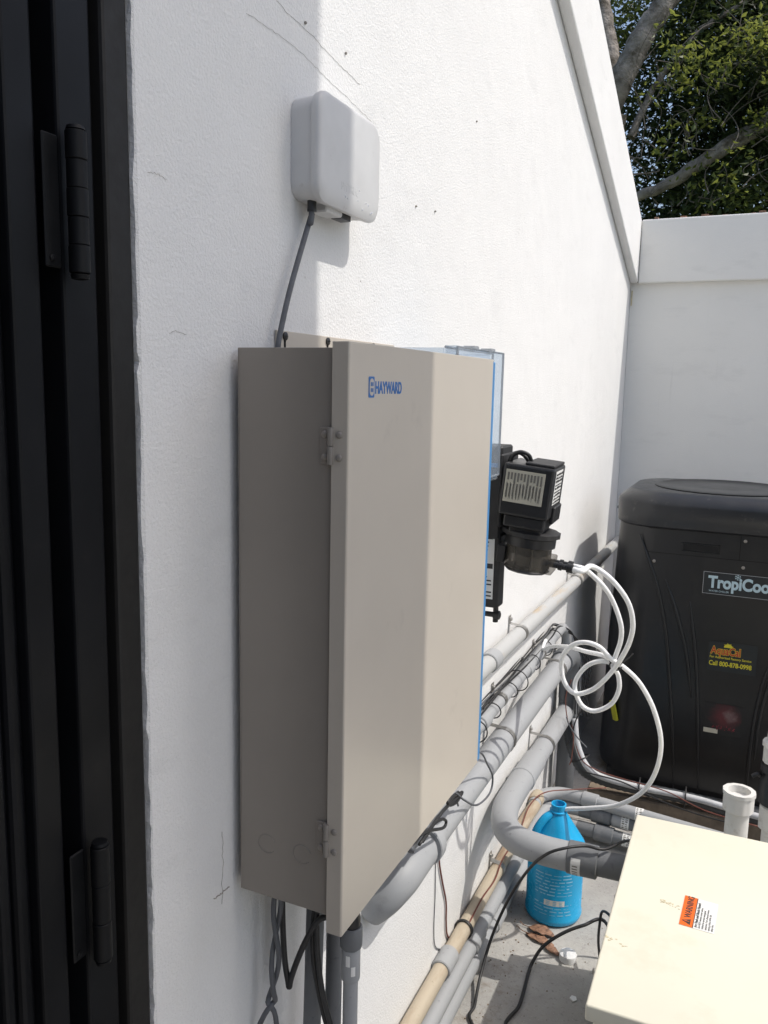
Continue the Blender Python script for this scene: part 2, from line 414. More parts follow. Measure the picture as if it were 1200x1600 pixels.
# ------------------------------------------------------------------ black door, left
dr = thing('metal_door', 'black metal door and frame with barrel hinges at the left edge', 'door', (-.60, .3, 0))
c = MB(); c.box(-.66, -.5830, .632, .6665, -.05, 2.72); c.build('door_jamb', 'jamb', dr, bevel=.004)
c = MB(); c.box(-.655, -.604, .6195, .6325, -.05, 2.72); c.build('shadow_gap', 'void', dr)
c = MB(); c.box(-.66, -.586, .577, .620, -.05, 2.72); c.build('door_frame', 'door', dr, bevel=.003)
c = MB(); c.box(-.66, -.625, .556, .577, -.05, 2.70); c.build('frame_rebate', 'void', dr)
c = MB(); c.box(-.66, -.590, .523, .5555, .01, 2.68); c.build('door_stile', 'door', dr, bevel=.003)
c = MB(); c.box(-.655, -.600, .506, .5225, .01, 2.68); c.build('glazing_bead', 'door', dr, bevel=.005)
c = MB(); c.box(-.65, -.606, .492, .5055, .01, 2.68); c.build('glazing_bead', 'door', dr, bevel=.004)
c = MB(); c.box(-.65, -.618, -.80, .4915, .01, 2.68); c.build('door_panel', 'door', dr)
c = MB(); c.box(-.66, -.588, -1.0, -.80, -.05, 2.72); c.build('door_frame', 'door', dr, bevel=.003)
c = MB(); c.box(-.66, -.588, -.80, .62, 2.69, 2.745); c.build('door_head', 'door', dr)
for (z0, z1, n) in ((1.515, 1.637, 5), (.832, .957, 3)):
    h = MB(); h.box(-.589, -.5855, .5585, .5765, z0+.004, z1-.004, .0012, 1)
    ho = h.build('hinge', 'hinge', dr)
    step = (z1-z0)/n
    for i in range(n):
        k = MB(); r = .0094 if i % 2 == 0 else .0090
        a, b = z0+i*step+.0002, z0+(i+1)*step-.0002
        k.lathe([(r-.0006, a), (r, a+.0006), (r, b-.0006), (r-.0006, b)], (-.5715, .5835, 0), (0, 0, 1), 20)
        k.build('knuckle', 'hinge', ho, 40)
    k = MB(); k.lathe([(.006, z1), (.0085, z1+.001), (.0075, z1+.004), (.002, z1+.005)], (-.5715, .5835, 0), (0, 0, 1), 18); k.build('pin_cap', 'hinge', ho, 40)
    k = MB(); k.lathe([(.002, z0-.006), (.0075, z0-.005), (.0085, z0-.001), (.006, z0)], (-.5715, .5835, 0), (0, 0, 1), 18); k.build('pin_cap', 'hinge', ho, 40)
    k = MB(); k.lathe([(.003, 0), (.003, .001), (.002, .0016)], (-.5853, .565, z0+.012), (1, 0, 0), 10); k.build('screw', 'hinge', ho, 40)

# ================================================================== control panel
PY0, PY1, PZ0, PZ1, PX = .819, 1.352, .750, 1.468, -.417
cp = thing('control_panel', 'tall beige metal control panel with a hinged door on the white wall', 'control panel', (-.49, 1.08, .75))
ex0, ex1, ey0, ey1, ez0, ez1 = -.567, -.4375, .8235, 1.342, .770, 1.4615
c = MB(); t = .0018
c.box(ex0, ex0+t, ey0, ey1, ez0, ez1); c.box(ex0+t, ex1, ey0, ey0+t, ez0, ez1); c.box(ex0+t, ex1, ey1-t, ey1, ez0, ez1)
c.box(ex0+t, ex1, ey0+t, ey1-t, ez1-t, ez1); c.box(ex0+t, ex1-.05, ey0+t, ey1-t, ez0+.006, ez0+.006+t)
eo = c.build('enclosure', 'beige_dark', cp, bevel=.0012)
c = MB()
c.prism([(PX-.0016, PY0, PZ0), (PX, PY0+.0016, PZ0), (PX, PY1, PZ0), (PX-.0018, PY1, PZ0), (PX-.0018, PY0+.0018, PZ0),
         (-.4385, PY0+.0018, PZ0), (-.4385, PY0, PZ0)], (0, 0, PZ1-PZ0))
c.box(-.436, PX-.002, PY0+.002, PY1-.002, PZ1-.0018, PZ1-.0002); c.box(-.436, PX-.002, PY0+.002, PY1-.002, PZ0+.0002, PZ0+.0018)
c.box(-.436, PX-.002, PY1-.0018, PY1-.0002, PZ0+.002, PZ1-.002)
do = c.build('door', 'beige', cp, bevel=.0025)
c = MB(); c.box(-.4362, PX-.0007, PY1+.0003, PY1+.0140, PZ0+.001, PZ1-.004, .0012, 1); c.build('edge_strip', 'blue', do)
# printed maker's mark
txt = text('lettering', 'HAYWARD', .0200, 'blue_ink', do, (PX+.0002, .8865, 1.4115), (0, 1, 0), (0, 0, 1), .0006, .0002, 'LEFT', .78)
c = MB()
def rr(mb, cy, cz, hw, hh, rad, x, th=.0003, n=6):
    pts = []
    for (sy, sz, a0) in ((1, 1, 0), (-1, 1, 90), (-1, -1, 180), (1, -1, 270)):
        for k in range(n+1):
            a = R(a0+90*k/n); pts.append((x, cy+sy*(hw-rad)+rad*math.cos(a), cz+sz*(hh-rad)+rad*math.sin(a)))
    mb.prism(pts, (th, 0, 0)); return mb
EC, EZ = .8765, 1.4187
rr(c, EC, EZ, .0078, .0122, .002, PX+.0001); c.build('emblem', 'blue_ink', do)
c = MB(); rr(c, EC, EZ, .0056, .0100, .0055, PX+.0005); c.build('emblem_oval', 'beige', do)
c = MB()
for sy in (-1, 1):
    for sz in (-1, 1): rr(c, EC+sy*.0020, EZ+sz*.0034, .0012, .0024, .0009, PX+.0009)
c.build('emblem_bars', 'blue_ink', do)
for zc in (1.352, .873):        # two butt hinges on the near side
    h = MB(); h.box(-.4545, -.4400, .8215, .8233, zc-.021, zc+.021, .0006, 1); ho = h.build('hinge', 'beige_dark', cp)
    for (a, b) in ((-.021, -.0005), (.0005, .021)):
        k = MB(); k.lathe([(.0034, a), (.0037, a+.0008), (.0037, b-.0008), (.0034, b)], (-.4392, .8185, zc), (0, 0, 1), 14); k.build('knuckle', 'rivet', ho, 40)
    for dz in (-.013, .013):
        k = MB(); k.lathe([(.0042, 0), (.0040, .0010), (.0028, .0020), (.001, .0024)], (-.4285, .8189, zc+dz), (0, -1, 0), 14); k.build('rivet', 'rivet', ho, 60)
        k = MB(); k.lathe([(.0042, 0), (.0040, .0010), (.0028, .0020), (.001, .0024)], (-.4480, .8215, zc+dz), (0, -1, 0), 14); k.build('rivet', 'beige_dark', ho, 60)
for (x, z) in ((-.527, .843), (-.4755, .842)):
    k = MB(); ring = [Vector((x+.0125*math.cos(R(a)), .8233, z+.0125*math.sin(R(a)))) for a in range(20, 330, 10)]
    k.tube(ring, .0006, 6); k.build('knockout', 'rivet', eo, 60)
c = MB(); c.box(-.5795, -.5765, .925, 1.30, 1.30, 1.489, .0008, 1); br = c.build('mounting_bracket', 'beige', cp)
for y in (.945, 1.062, 1.215):
    k = MB(); k.lathe([(.0055, 0), (.0055, .002), (.0035, .003)], (-.5765, y, 1.482), (1, 0, 0), 12); k.box(-.5738, -.5735, y-.004, y+.004, 1.4815, 1.4825)
    k.build('screw', 'black', br, 40)
    k = MB(); k.box(-.5764, -.5760, y-.0022, y+.0022, 1.462, 1.477); k.build('keyhole_slot', 'void', br)

# ------------------------------------------------------------------ antenna box on the wall
ab = thing('antenna_box', 'pale grey rounded plastic antenna box high on the white wall', 'antenna box', (-.58, 1.04, 1.65))
def rrect(cy, cz, hy, hz, r, n=8):
    o = []
    for (sy, sz, a0) in ((1, 1, 0), (-1, 1, 90), (-1, -1, 180), (1, -1, 270)):
        for k in range(n+1):
            a = R(a0+90*k/n); o.append((cy+sy*(hy-r)+r*math.cos(a), cz+sz*(hz-r)+r*math.sin(a)))
    return o
def loft(secs):
    """secs: list of (x, cy, cz, hy, hz, r)"""
    b = MB(); rings = []
    for (x, cy, cz, hy, hz, r) in secs: rings.append([b.bm.verts.new((x, y, z)) for (y, z) in rrect(cy, cz, hy, hz, r)])
    n = len(rings[0])
    for A, B in zip(rings, rings[1:]):
        for k in range(n): b.bm.faces.new((A[k], A[(k+1) % n], B[(k+1) % n], B[k]))
    b.bm.faces.new(rings[0][::-1]); b.bm.faces.new(rings[-1]); return b
AY, AZ = 1.050, 1.722
b = loft([(-.5795, AY, AZ, .086, .063, .020), (-.5475, AY, AZ, .088, .065, .022)]); b.build('housing', 'white_plastic', ab, 35)
b = loft([(-.5475, AY, AZ, .0905, .0675, .024), (-.5425, AY, AZ, .0915, .0685, .025), (-.5385, AY, AZ, .0912, .0682, .025), (-.5362, AY, AZ+.0015, .0895, .0650, .024), (-.5348, AY+.001, AZ+.005, .0865, .0585, .022), (-.5343, AY+.001, AZ+.007, .083, .0545, .020)])
cv = b.build('cover', 'white_plastic', ab, 50)
text('lettering', 'SWTREC', .0150, 'white_plastic', cv, (-.5346, 1.018, 1.679), (0, 1, 0), (0, 0, 1), .0004, .0005, 'LEFT', .9)
random.seed(9)
for k in range(9):
    y, z, rr_ = random.uniform(1.02, 1.125), random.uniform(1.664, 1.69), random.uniform(.0011, .0021)
    c = MB(); c.lathe([(rr_, -.0003), (rr_*.9, rr_*.35), (rr_*.5, rr_*.62), (.0002, rr_*.7)], (-.5347, y, z), (1, 0, 0), 10); c.build('water_drop', 'drop', cv, 60)
c = MB(); c.box(-.572, -.546, 1.000, 1.046, 1.6475, 1.660, .002, 1); c.build('connector_block', 'white_plastic', ab)
c = MB(); c.box(-.566, -.550, 1.050, 1.078, 1.648, 1.659); c.build('connector_port', 'port', ab)
c = MB(); c.lathe([(.0062, 0), (.0062, .014), (.0048, .016)], (-.560, .985, 1.645), (0, 0, 1), 14); c.build('cable_gland', 'port', ab, 40)
c = MB(); c.tube(smooth_path([(-.560, .985, 1.652), (-.561, .984, 1.63)]+[(-0.566, 0.9952, 1.644), (-0.566, 0.9705, 1.599), (-0.566, 0.9433, 1.547), (-0.566, 0.9231, 1.501), (-0.566, 0.9109, 1.464)]+[(-.571, .925, 1.44)], 8), .0037, 10)
tag(c.build('antenna_cable', 'grey_cable', None, 180), 'grey cable hanging from the antenna box down behind the beige control panel', 'cable')

# ------------------------------------------------------------------ clear case behind the panel
cc = thing('clear_case', 'clear plastic case with a hinged lid beside the beige control panel', 'case', (-.47, 1.33, 1.27))
X0, X1, Y0, Y1, Z0, Z1 = -.565, -.437, 1.23, 1.478, 1.262, 1.482
def shell(x0, x1, y0, y1, z0, z1, t):
    b = MB(); b.box(x1-t, x1, y0, y1, z0, z1, .0009, 1); b.box(x0, x1-t, y1-t, y1, z0, z1); b.box(x0, x1-t, y0, y0+t, z0, z1)
    b.box(x0, x1-t, y0+t, y1-t, z1-t, z1); b.box(x0, x1-t, y0+t, y1-t, z0, z0+t); return b
shell(X0, X1-.022, Y0, Y1, Z0, Z1, .003).build('case_body', 'clear', cc)
shell(X1-.020, X1, Y0-.003, Y1+.003, Z0-.003, Z1+.003, .003).build('case_lid', 'clear', cc)
c = MB(); c.tube(smooth_path([(X1-.001, Y0, Z0), (X1-.001, Y1+.001, Z0), (X1-.001, Y1+.001, Z1+.001), (X1-.001, Y0, Z1+.001)], 1, True), .0022, 6, True); c.build('lid_rim', 'clear_edge', cc)
c = MB(); c.tube([(X1-.021, Y0, Z1+.001), (X1-.021, Y1+.001, Z1+.001), (X1-.021, Y1+.001, Z0-.001)], .0024, 6); c.build('gasket_rim', 'clear_edge', cc)
for y in (1.36, 1.455):
    c = MB(); c.box(X1-.034, X1-.012, y-.011, y+.011, Z1+.0035, Z1+.009, .0015, 1); c.build('latch', 'clear_edge', cc)
c = MB(); c.box(X1-.05, X1-.004, Y1-.05, Y1+.006, Z0-.010, Z0-.0035, .002, 1); c.build('latch', 'clear_edge', cc)
c = MB(); c.box(-.564, -.556, Y0+.01, Y1-.012, Z0+.01, Z1-.012, .002, 1); c.build('circuit_plate', 'label', cc)

# ------------------------------------------------------------------ dosing pump
TILT = R(5.5)
pc = Vector((-.428, 1.70, 1.215))
dp = thing('dosing_pump', 'black peristaltic dosing pump with a silver label and clear pump head', 'pump', (-.43, 1.70, 1.0))
RM = Matrix.Translation(pc) @ Matrix.Rotation(R(3), 4, 'Z') @ Matrix.Rotation(TILT, 4, 'Y')
def pbox(x0, x1, y0, y1, z0, z1, bev=.003): return MB().box(x0, x1, y0, y1, z0, z1, bev, 2, RM)
def pl(p): return RM @ Vector(p)
px_, py_, pz_ = (RM.to_3x3() @ Vector(v) for v in ((1, 0, 0), (0, 1, 0), (0, 0, 1)))
c = pbox(-.052, .052, -.068, .068, -.055, .052, .005)
c.box(-.040, .046, -.060, .060, -.080, -.054, .004, 2, RM)
c.box(-.028, .040, -.050, .050, -.094, -.079, .003, 2, RM)
c.box(.050, .058, -.03, .05, -.066, -.030, .002, 1, RM)
hs = c.build('motor_housing', 'black', dp)
c = pbox(-.010, .050, -.060, .062, .052, .058, .002); c.build('housing_cap', 'black_rough', hs)
c = MB(); slab(c, pl((0, -.0685, 0)), px_, pz_, -.045, .036, -.027, .040); nl = c.build('nameplate', 'silver_label', dp)
c = MB()
for i in range(11):
    a = -.041+i*.0068
    slab(c, pl((0, -.0692, 0)), px_, pz_, a, a+.0036, .016+random.uniform(-.005, .005), .034)
    for k in range(4):
        slab(c, pl((0, -.0692, 0)), px_, pz_, a+k*.0009, a+k*.0009+.0005, -.022+random.uniform(0, .012), .014-random.uniform(0, .004))
c.build('printed_text', 'grey_ink', nl)
c = MB(); slab(c, pl((.0525, 0, 0)), py_, pz_, -.045, .035, -.025, .045); sl_ = c.build('side_label', 'label', dp)
c = MB()
for i in range(9):
    z0 = .036-i*.0072; x = -.04
    while x < .028:
        ww = random.uniform(.004, .016); slab(c, pl((.0532, 0, 0)), py_, pz_, x, min(x+ww, .031), z0, z0+random.choice((.0022, .0035, .0045))); x += ww+random.uniform(.002, .006)
c.build('printed_text', 'ink', sl_)
HZ = lambda z: -.088+(z+.088)*.84
axis = pz_
c = MB(); c.lathe([(0.0452, -0.1014), (0.0531, -0.1014), (0.0599, -0.0989), (0.0599, -0.0897), (0.0554, -0.0880), (0.0407, -0.0872)], pl((.012, 0, 0)), axis, 48, lambda k, r, h: 1+(.035 if k % 3 == 0 and r > .05 else 0)); c.build('collar_ring', 'black_rough', dp, 40)
c = MB(); c.lathe([(0.0452, -0.1216), (0.0537, -0.1208), (0.0537, -0.1019), (0.0452, -0.1019)], pl((.012, 0, 0)), axis, 40); c.build('clamp_ring', 'black', dp, 40)
c = MB(); c.lathe([(0.0401, -0.1401), (0.0401, -0.1216)], pl((.012, 0, 0)), axis, 32); c.build('roller_housing', 'black', dp, 40)
c = MB(); c.lathe([(0.0407, -0.1737), (0.0463, -0.1712), (0.0475, -0.1485), (0.0475, -0.1224), (0.0429, -0.1224), (0.0429, -0.1703)], pl((.012, 0, 0)), axis, 40); c.build('pump_head', 'smoke', dp, 40)
c = MB(); c.lathe([(0.0237, -0.1678), (0.0271, -0.1653), (0.0294, -0.1451), (0.0271, -0.1418)], pl((.016, 0, 0)), axis, 24); c.build('roller_core', 'silver_label', dp, 40)
c = MB(); c.lathe([(0.0339, -0.1787), (0.0429, -0.1779), (0.0475, -0.1737), (0.0452, -0.1703)], pl((.012, 0, 0)), axis, 40, lambda k, r, h: 1+(.03 if k % 4 == 0 else 0)); c.build('base_ring', 'black', dp, 40)
for a in range(20, 380, 45):
    q = pl((.012+.046*math.cos(R(a)), .046*math.sin(R(a)), 0)); c = MB(); c.lathe([(0.0026, -0.1720), (0.0030, -0.1401), (0.0026, -0.1233)], q, axis, 8); c.build('rib', 'smoke', dp, 50)
c = pbox(-.050, -.033, -.030, .03, -.165, -.128, .002); c.build('head_clip', 'black', dp)
c = pbox(.044, .070, -.028, .03, -.174, -.138, .003); c.build('outlet_block', 'smoke', dp)
f0 = pl((.064, -.015, -.152)); fdir = (px_*.95+py_*-.02-pz_*.02).normalized()
c = MB(); c.lathe([(0.0070, -0.0191), (.0062, .016), (.009, .017), (.009, .024), (.0065, .025), (.0065, .034), (.0100, .035), (.0100, .046), (.0075, .048)], f0, fdir, 16, lambda k, r, h: 1.06 if k % 4 == 0 else 1); c.build('outlet_fitting', 'black', dp, 40)
f1 = f0+py_*.026
c = MB(); c.lathe([(0.0070, -0.0191), (.0062, .014), (.009, .015), (.009, .022), (.0065, .023), (.0065, .032), (.0100, .033), (.0100, .042), (.0075, .044)], f1, fdir, 16, lambda k, r, h: 1.06 if k % 4 == 0 else 1); c.build('outlet_fitting', 'black', dp, 40)
c = MB(); c.tube(smooth_path([pl((-.050, -.02, .040)), pl((-.045, -.03, .062)), pl((-.030, -.035, .074)), pl((-.012, -.03, .070)), pl((-.004, -.025, .055))], 6), .0042, 8)
c.tube(smooth_path([pl((-.056, -.01, .040)), pl((-.050, -.015, .060)), pl((-.034, -.02, .070)), pl((-.020, -.02, .064)), pl((-.012, -.015, .053))], 6), .0038, 8); c.build('power_lead', 'rubber', dp, 180)
c = MB(); c.box(-.565, -.490, 1.68, 1.76, 1.10, 1.300, .004, 1); c.box(-.490, -.4825, 1.66, 1.78, 1.13, 1.285, .003, 1); c.box(-.5795, -.565, 1.64, 1.80, 1.08, 1.32, .003, 1)
mb_ = c.build('mounting_bracket', 'black_rough', dp)
c = MB(); c.box(-.55, -.492, 1.675, 1.679, 1.255, 1.264); c.build('blue_strip', 'blue', mb_)
# ------------------------------------------------------------------ flow cell below the case
fc = thing('flow_cell', 'black upright sensor holder with a white printed label behind the panel edge', 'sensor holder', (-.53, 1.72, .85))
c = MB(); c.box(-.5795, -.490, 1.69, 1.735, .945, 1.115, .004, 2); c.build('holder_body', 'black_rough', fc)
c = MB(); c.box(-.535, -.496, 1.70, 1.73, 1.10, 1.22, .004, 1); c.build('holder_neck', 'black', fc)
c = MB(); c.box(-.560, -.502, 1.6885, 1.6895, .965, 1.108); lb = c.build('printed_label', 'label', fc)
c = MB()
for i in range(16):
    z0 = 1.098-i*.0085
    if i in (7,): continue
    slab(c, (-.557, 1.6884, z0), (1, 0, 0), (0, 0, 1), .001, random.uniform(.035, .052), 0, .003, .0004)
slab(c, (-.557, 1.6884, 1.033), (1, 0, 0), (0, 0, 1), 0, .053, 0, .011, .0004)
c.build('printed_text', 'ink', lb)
c = MB(); c.lathe([(.006, 0), (.006, .02), (.010, .021), (.010, .034), (.006, .036)], (-.525, 1.712, .925), (1, 0, 0), 12); c.lathe([(.006, -.016), (.006, .02)], (-.500, 1.712, .925), (0, 0, 1), 10); c.build('bottom_valve', 'black', fc, 40)

# ================================================================== pipes along the wall
def strap(parent, p, r, along=(0, 1, 0), wall=True, mat='steel'):
    """steel loop strap round a pipe at p, with ears and screws to the wall (x = -0.58)"""
    x, y, z = p; c = MB(); hwid = .009
    prof = [(-.5785, z+r+.026), (-.5785, z+r+.004)]+[(x+(r+.0012)*math.cos(R(a)), z+(r+.0012)*math.sin(R(a))) for a in range(100, -101, -20)]+[(-.5785, z-r-.004), (-.5785, z-r-.026)]
    for (a, b) in zip(prof, prof[1:]):
        c.prism([(a[0], y-hwid, a[1]), (b[0], y-hwid, b[1]), (b[0], y+hwid, b[1]), (a[0], y+hwid, a[1])], (.0012, 0, .0004))
    so_ = c.build('pipe_strap', mat, parent)
    for zz in (z+r+.016, z-r-.016):
        k = MB(); k.lathe([(.0052, 0), (.0052, .004), (.003, .006)], (-.577, y, zz), (1, 0, 0), 8); k.build('screw', 'steel', so_, 40)
    return so_

def ring(parent, p, d, r, ln, mat, name='coupling'):
    c = MB(); h = ln/2; c.lathe([(r-.002, -h), (r, -h+.002), (r, h-.002), (r-.002, h)], p, d, 24); return c.build(name, mat, parent, 40)

def pipe(name, label, pts, r, mat, cat='pipe', loc=None, seg=20, n=6, straight=False):
    o = thing(name, label, cat, loc or pts[0])
    c = MB(); c.tube(pts if straight else smooth_path(pts, n), r, seg); c.build('pipe_run', mat, o, 50)
    return o

UP = pipe('wall_pipe', 'rust stained grey pipe strapped to the wall at the height of the pump head', [(-.549, 1.30, .768), (-.549, 2.0, .766), (-.549, 3.0, .752), (-.549, 3.86, .745)], .0205, 'pvc_rust', straight=True)
strap(UP, (-.549, 2.12, .765), .0205); strap(UP, (-.549, 2.86, .754), .0205)
ring(UP, (-.549, 1.86, .767), (0, 1, 0), .0245, .05, 'pvc')

BIG = thing('wall_pipe', 'thick grey pipe running under the control panel to an elbow into the wall', 'pipe', (-.53, 1.2, .54))
c = MB(); c.tube([(-.530, 1.34, .540), (-.530, 2.62, .538)], .0315, 24); c.build('pipe_run', 'pvc', BIG, 50)
ring(BIG, (-.530, 1.395, .540), (0, 1, 0), .0412, .026, 'pvc', 'elbow_collar')
el = [(-.530, 1.37, .540), (-.530, 1.325, .539), (-.533, 1.288, .532), (-.541, 1.268, .522), (-.552, 1.258, .508), (-.565, 1.254, .494), (-.5795, 1.252, .480)]
c = MB(); c.tube(smooth_path(el, 5), .0365, 24); c.build('elbow', 'pvc', BIG, 60)
strap(BIG, (-.530, 1.93, .539), .0315); strap(BIG, (-.530, 2.52, .538), .0315)
el = [(-.530, 2.60, .538), (-.530, 2.68, .534), (-.530, 2.74, .505), (-.530, 2.765, .45), (-.530, 2.765, .36)]
c = MB(); c.tube(smooth_path(el, 6), .0375, 24); c.build('elbow', 'pvc_dark', BIG, 60)
ring(BIG, (-.530, 2.765, .30), (0, 0, 1), .036, .12, 'pvc_dark')
c = MB(); c.tube([(-.530, 2.765, .34), (-.530, 2.765, .02)], .0315, 20); c.build('pipe_run', 'pvc_dark', BIG, 50)

P3 = thing('elbow_pipe', 'grey pipe along the wall, sweeping in front of the blue jug into the cream box', 'pipe', (-.5, 2.2, .3))
c = MB(); c.tube([(-.532, 2.14, .325), (-.532, 2.80, .322)], .0300, 24); c.build('pipe_run', 'pvc', P3, 50)
sweep = [(-.533, 2.30, .325), (-.534, 2.16, .325), (-.534, 2.06, .325), (-.530, 1.985, .325), (-.508, 1.905, .324), (-.463, 1.857, .322), (-.40, 1.842, .321), (-.345, 1.843, .320), (-.30, 1.845, .320)]
c = MB(); c.tube(smooth_path(sweep, 6), .0345, 24); c.build('sweep_elbow', 'pvc', P3, 60)
c = MB(); c.tube([(-.33, 1.845, .320), (-.12, 1.855, .320)], .0300, 24); c.build('pipe_run', 'pvc_dark', P3, 50)
ring(P3, (-.300, 1.846, .320), (1, .05, 0), .0380, .070, 'pvc_dark'); ring(P3, (-.534, 2.17, .325), (0, 1, 0), .0370, .02, 'pvc', 'elbow_collar')
strap(P3, (-.532, 2.42, .324), .030)
c = MB()
for a0 in range(-62, 20, 10):
    a, b = R(a0), R(a0+10)
    c.quad(*[(xx, 1.846-.0384*math.cos(t_)+(xx+.3)*.05, .320+.0384*math.sin(t_)) for (xx, t_) in ((-.322, a), (-.300, a), (-.300, b), (-.322, b))])
c.build('barcode_sticker', 'label', P3)
c = MB()
for a0 in (-48, -36, -25, -13, -2):
    a, b = R(a0), R(a0+4)
    c.quad(*[(xx, 1.846-.0387*math.cos(t_)+(xx+.3)*.05, .320+.0387*math.sin(t_)) for (xx, t_) in ((-.318, a), (-.306, a), (-.306, b), (-.318, b))])
c.build('barcode_print', 'grey_ink', P3)

# thin conduit with wires tied round it
CON = pipe('conduit', 'thin grey conduit with black wires tied round it, above the thick grey pipe', [(-.556, 1.30, .618), (-.556, 2.0, .622), (-.555, 2.62, .628), (-.55, 2.70, .622), (-.545, 2.73, .59), (-.545, 2.735, .52)], .0165, 'pvc', n=5)
for y in (1.62, 1.83, 2.25, 2.5): ring(CON, (-.556, y, .621), (0, 1, 0), .0205, .045, 'pvc')
for y in (1.98, 2.40): strap(CON, (-.556, y, .623), .0165)
for i, y in enumerate((1.45, 1.56, 1.68, 1.76, 1.90, 2.06, 2.14, 2.31, 2.46, 2.56)):
    c = MB(); rr_ = .022 if i % 3 else .030
    cy = [Vector((-.553+rr_*math.cos(R(a)), y+.006*math.sin(R(a+i*40)), .624+rr_*math.sin(R(a)))) for a in range(0, 360, 20)]
    c.tube(cy, .0017, 6, True); tag(c.build('cable_tie', 'rubber', None, 60), 'black cable tie holding wires to the thin grey conduit', 'cable tie', 'cable ties round the thin conduit')
def wire(name, label, pts, r, mat, n=6, group=None, cat='wire', wob=0):
    pp = smooth_path(pts, n)
    if wob: pp = [p+Vector((random.gauss(0, wob), random.gauss(0, wob), random.gauss(0, wob))) for p in pp]
    c = MB(); c.tube(pp, r, 8); return tag(c.build(name, mat, None, 180), label, cat, group)
for k in range(7):
    pts = []; ph = random.uniform(0, 6); y = 1.22
    while y < 2.66:
        a = 1.9+.5*math.sin(y*3+ph)+k*.25; rr_ = .0215+.004*math.sin(y*7+ph*2)+(.002*k)
        pts.append((min(-.5535+rr_*math.cos(a), -.528), y, .6215+rr_*math.sin(a)+(.0025*k))); y += .11
    pts += [(-.52, 2.72, .60), (-.505+.008*k, 2.74, .50), (-.50+.006*k, 2.72, .40), (-.495+.01*k, 2.70, .33)]
    wire('bundled_wire', 'thin dark wire in the bundle laced along the thin grey conduit', pts, .0026 if k < 2 else .0019, 'rubber' if k != 2 else 'grey_cable', 5, 'wires laced along the thin conduit')
wire('loop_wire', 'grey wire looping down over the thick grey pipe below the blue panel edge', [(-.545, 1.62, .615)]+[(-0.488, 1.589, 0.657), (-0.488, 1.659, 0.5977), (-0.488, 1.704, 0.5475), (-0.488, 1.684, 0.5182), (-0.488, 1.59, 0.5356), (-0.488, 1.501, 0.5899), (-0.488, 1.447, 0.6291)]+[(-.50, 1.50, .575)], .0022, 'grey_cable')
wire('loop_wire', 'black stub wires knotted below the bottom edge of the control panel', [(-0.49, 1.277, 0.6162), (-0.49, 1.374, 0.6239), (-0.49, 1.454, 0.6145), (-0.49, 1.493, 0.61), (-0.49, 1.462, 0.605), (-0.49, 1.424, 0.6152), (-0.49, 1.408, 0.6308), (-0.49, 1.468, 0.6213)], .0034, 'rubber')
wire('loop_wire', 'black wire curl hanging on the thick grey pipe under the panel', [(-0.485, 1.249, 0.6263), (-0.485, 1.313, 0.6297), (-0.485, 1.361, 0.6185), (-0.485, 1.387, 0.6004), (-0.485, 1.37, 0.5959), (-0.485, 1.294, 0.6294), (-0.485, 1.247, 0.6439)], .0030, 'rubber')
wire('stub_wire', 'thick black cable stub dropping behind the elbow under the panel', [(-0.5, 1.242, 0.6139), (-0.5, 1.264, 0.6262), (-0.5, 1.301, 0.6324)], .0085, 'grey_cable')
wire('drop_wire', 'brown wire hanging down the white wall to the tan pipe', [(-0.5765, 1.608, 0.3955), (-0.5765, 1.615, 0.3573), (-0.5765, 1.641, 0.2951), (-0.5765, 1.668, 0.2341), (-0.5765, 1.673, 0.182), (-0.5765, 1.686, 0.1374), (-0.5765, 1.73, 0.09493)], .0022, 'brown_wire')
wire('drop_wire', 'thin grey wire hanging on the white wall beside the brown wire', [(-0.578, 1.592, 0.3913), (-0.578, 1.596, 0.2927), (-0.578, 1.595, 0.215), (-0.578, 1.607, 0.1622), (-0.578, 1.652, 0.1225)], .0011, 'grey_cable')
for (a, b, cc_) in (((-.534, 2.60, .58), (-.528, 2.66, .40), (-.522, 2.68, .30)),):
    pass
wire('drop_wire', 'black wire hanging from the thick pipe elbow down beside the heater', [(-0.4537, 2.62, 0.3922), (-0.4761, 2.62, 0.3436), (-0.4876, 2.62, 0.2854), (-0.5026, 2.62, 0.2486)], .0024, 'rubber')
wire('drop_wire', 'brown wire of the pair hanging under the thick pipe elbow', [(-0.4945, 2.6, 0.486), (-0.5098, 2.6, 0.4219), (-0.4994, 2.6, 0.3466), (-0.4777, 2.6, 0.2954), (-0.4796, 2.6, 0.2168), (-0.4847, 2.6, 0.1932)], .0018, 'brown_wire')
wire('drop_wire', 'grey wire bundle tail splaying out beside the black heater', [(-0.5003, 2.58, 0.3649), (-0.4883, 2.58, 0.3364), (-0.4614, 2.58, 0.3022), (-0.4288, 2.58, 0.2737)], .0022, 'grey_cable')
c = MB(); k = [(-0.5795, 2.273, 0.6368)][0]
c.lathe([(.010, 0), (.010, .003), (.006, .004), (.006, .010), (.009, .011), (.009, .018), (.004, .020)], k, (1, 0, .2), 12); c.box(k[0]+.004, k[0]+.012, k[1]-.016, k[1]-.002, k[2]-.012, k[2]-.006, .002, 1)
tag(c.build('wall_plug', 'black', None, 40), 'small black screw plug sticking out of the white wall above the pipes', 'screw plug')

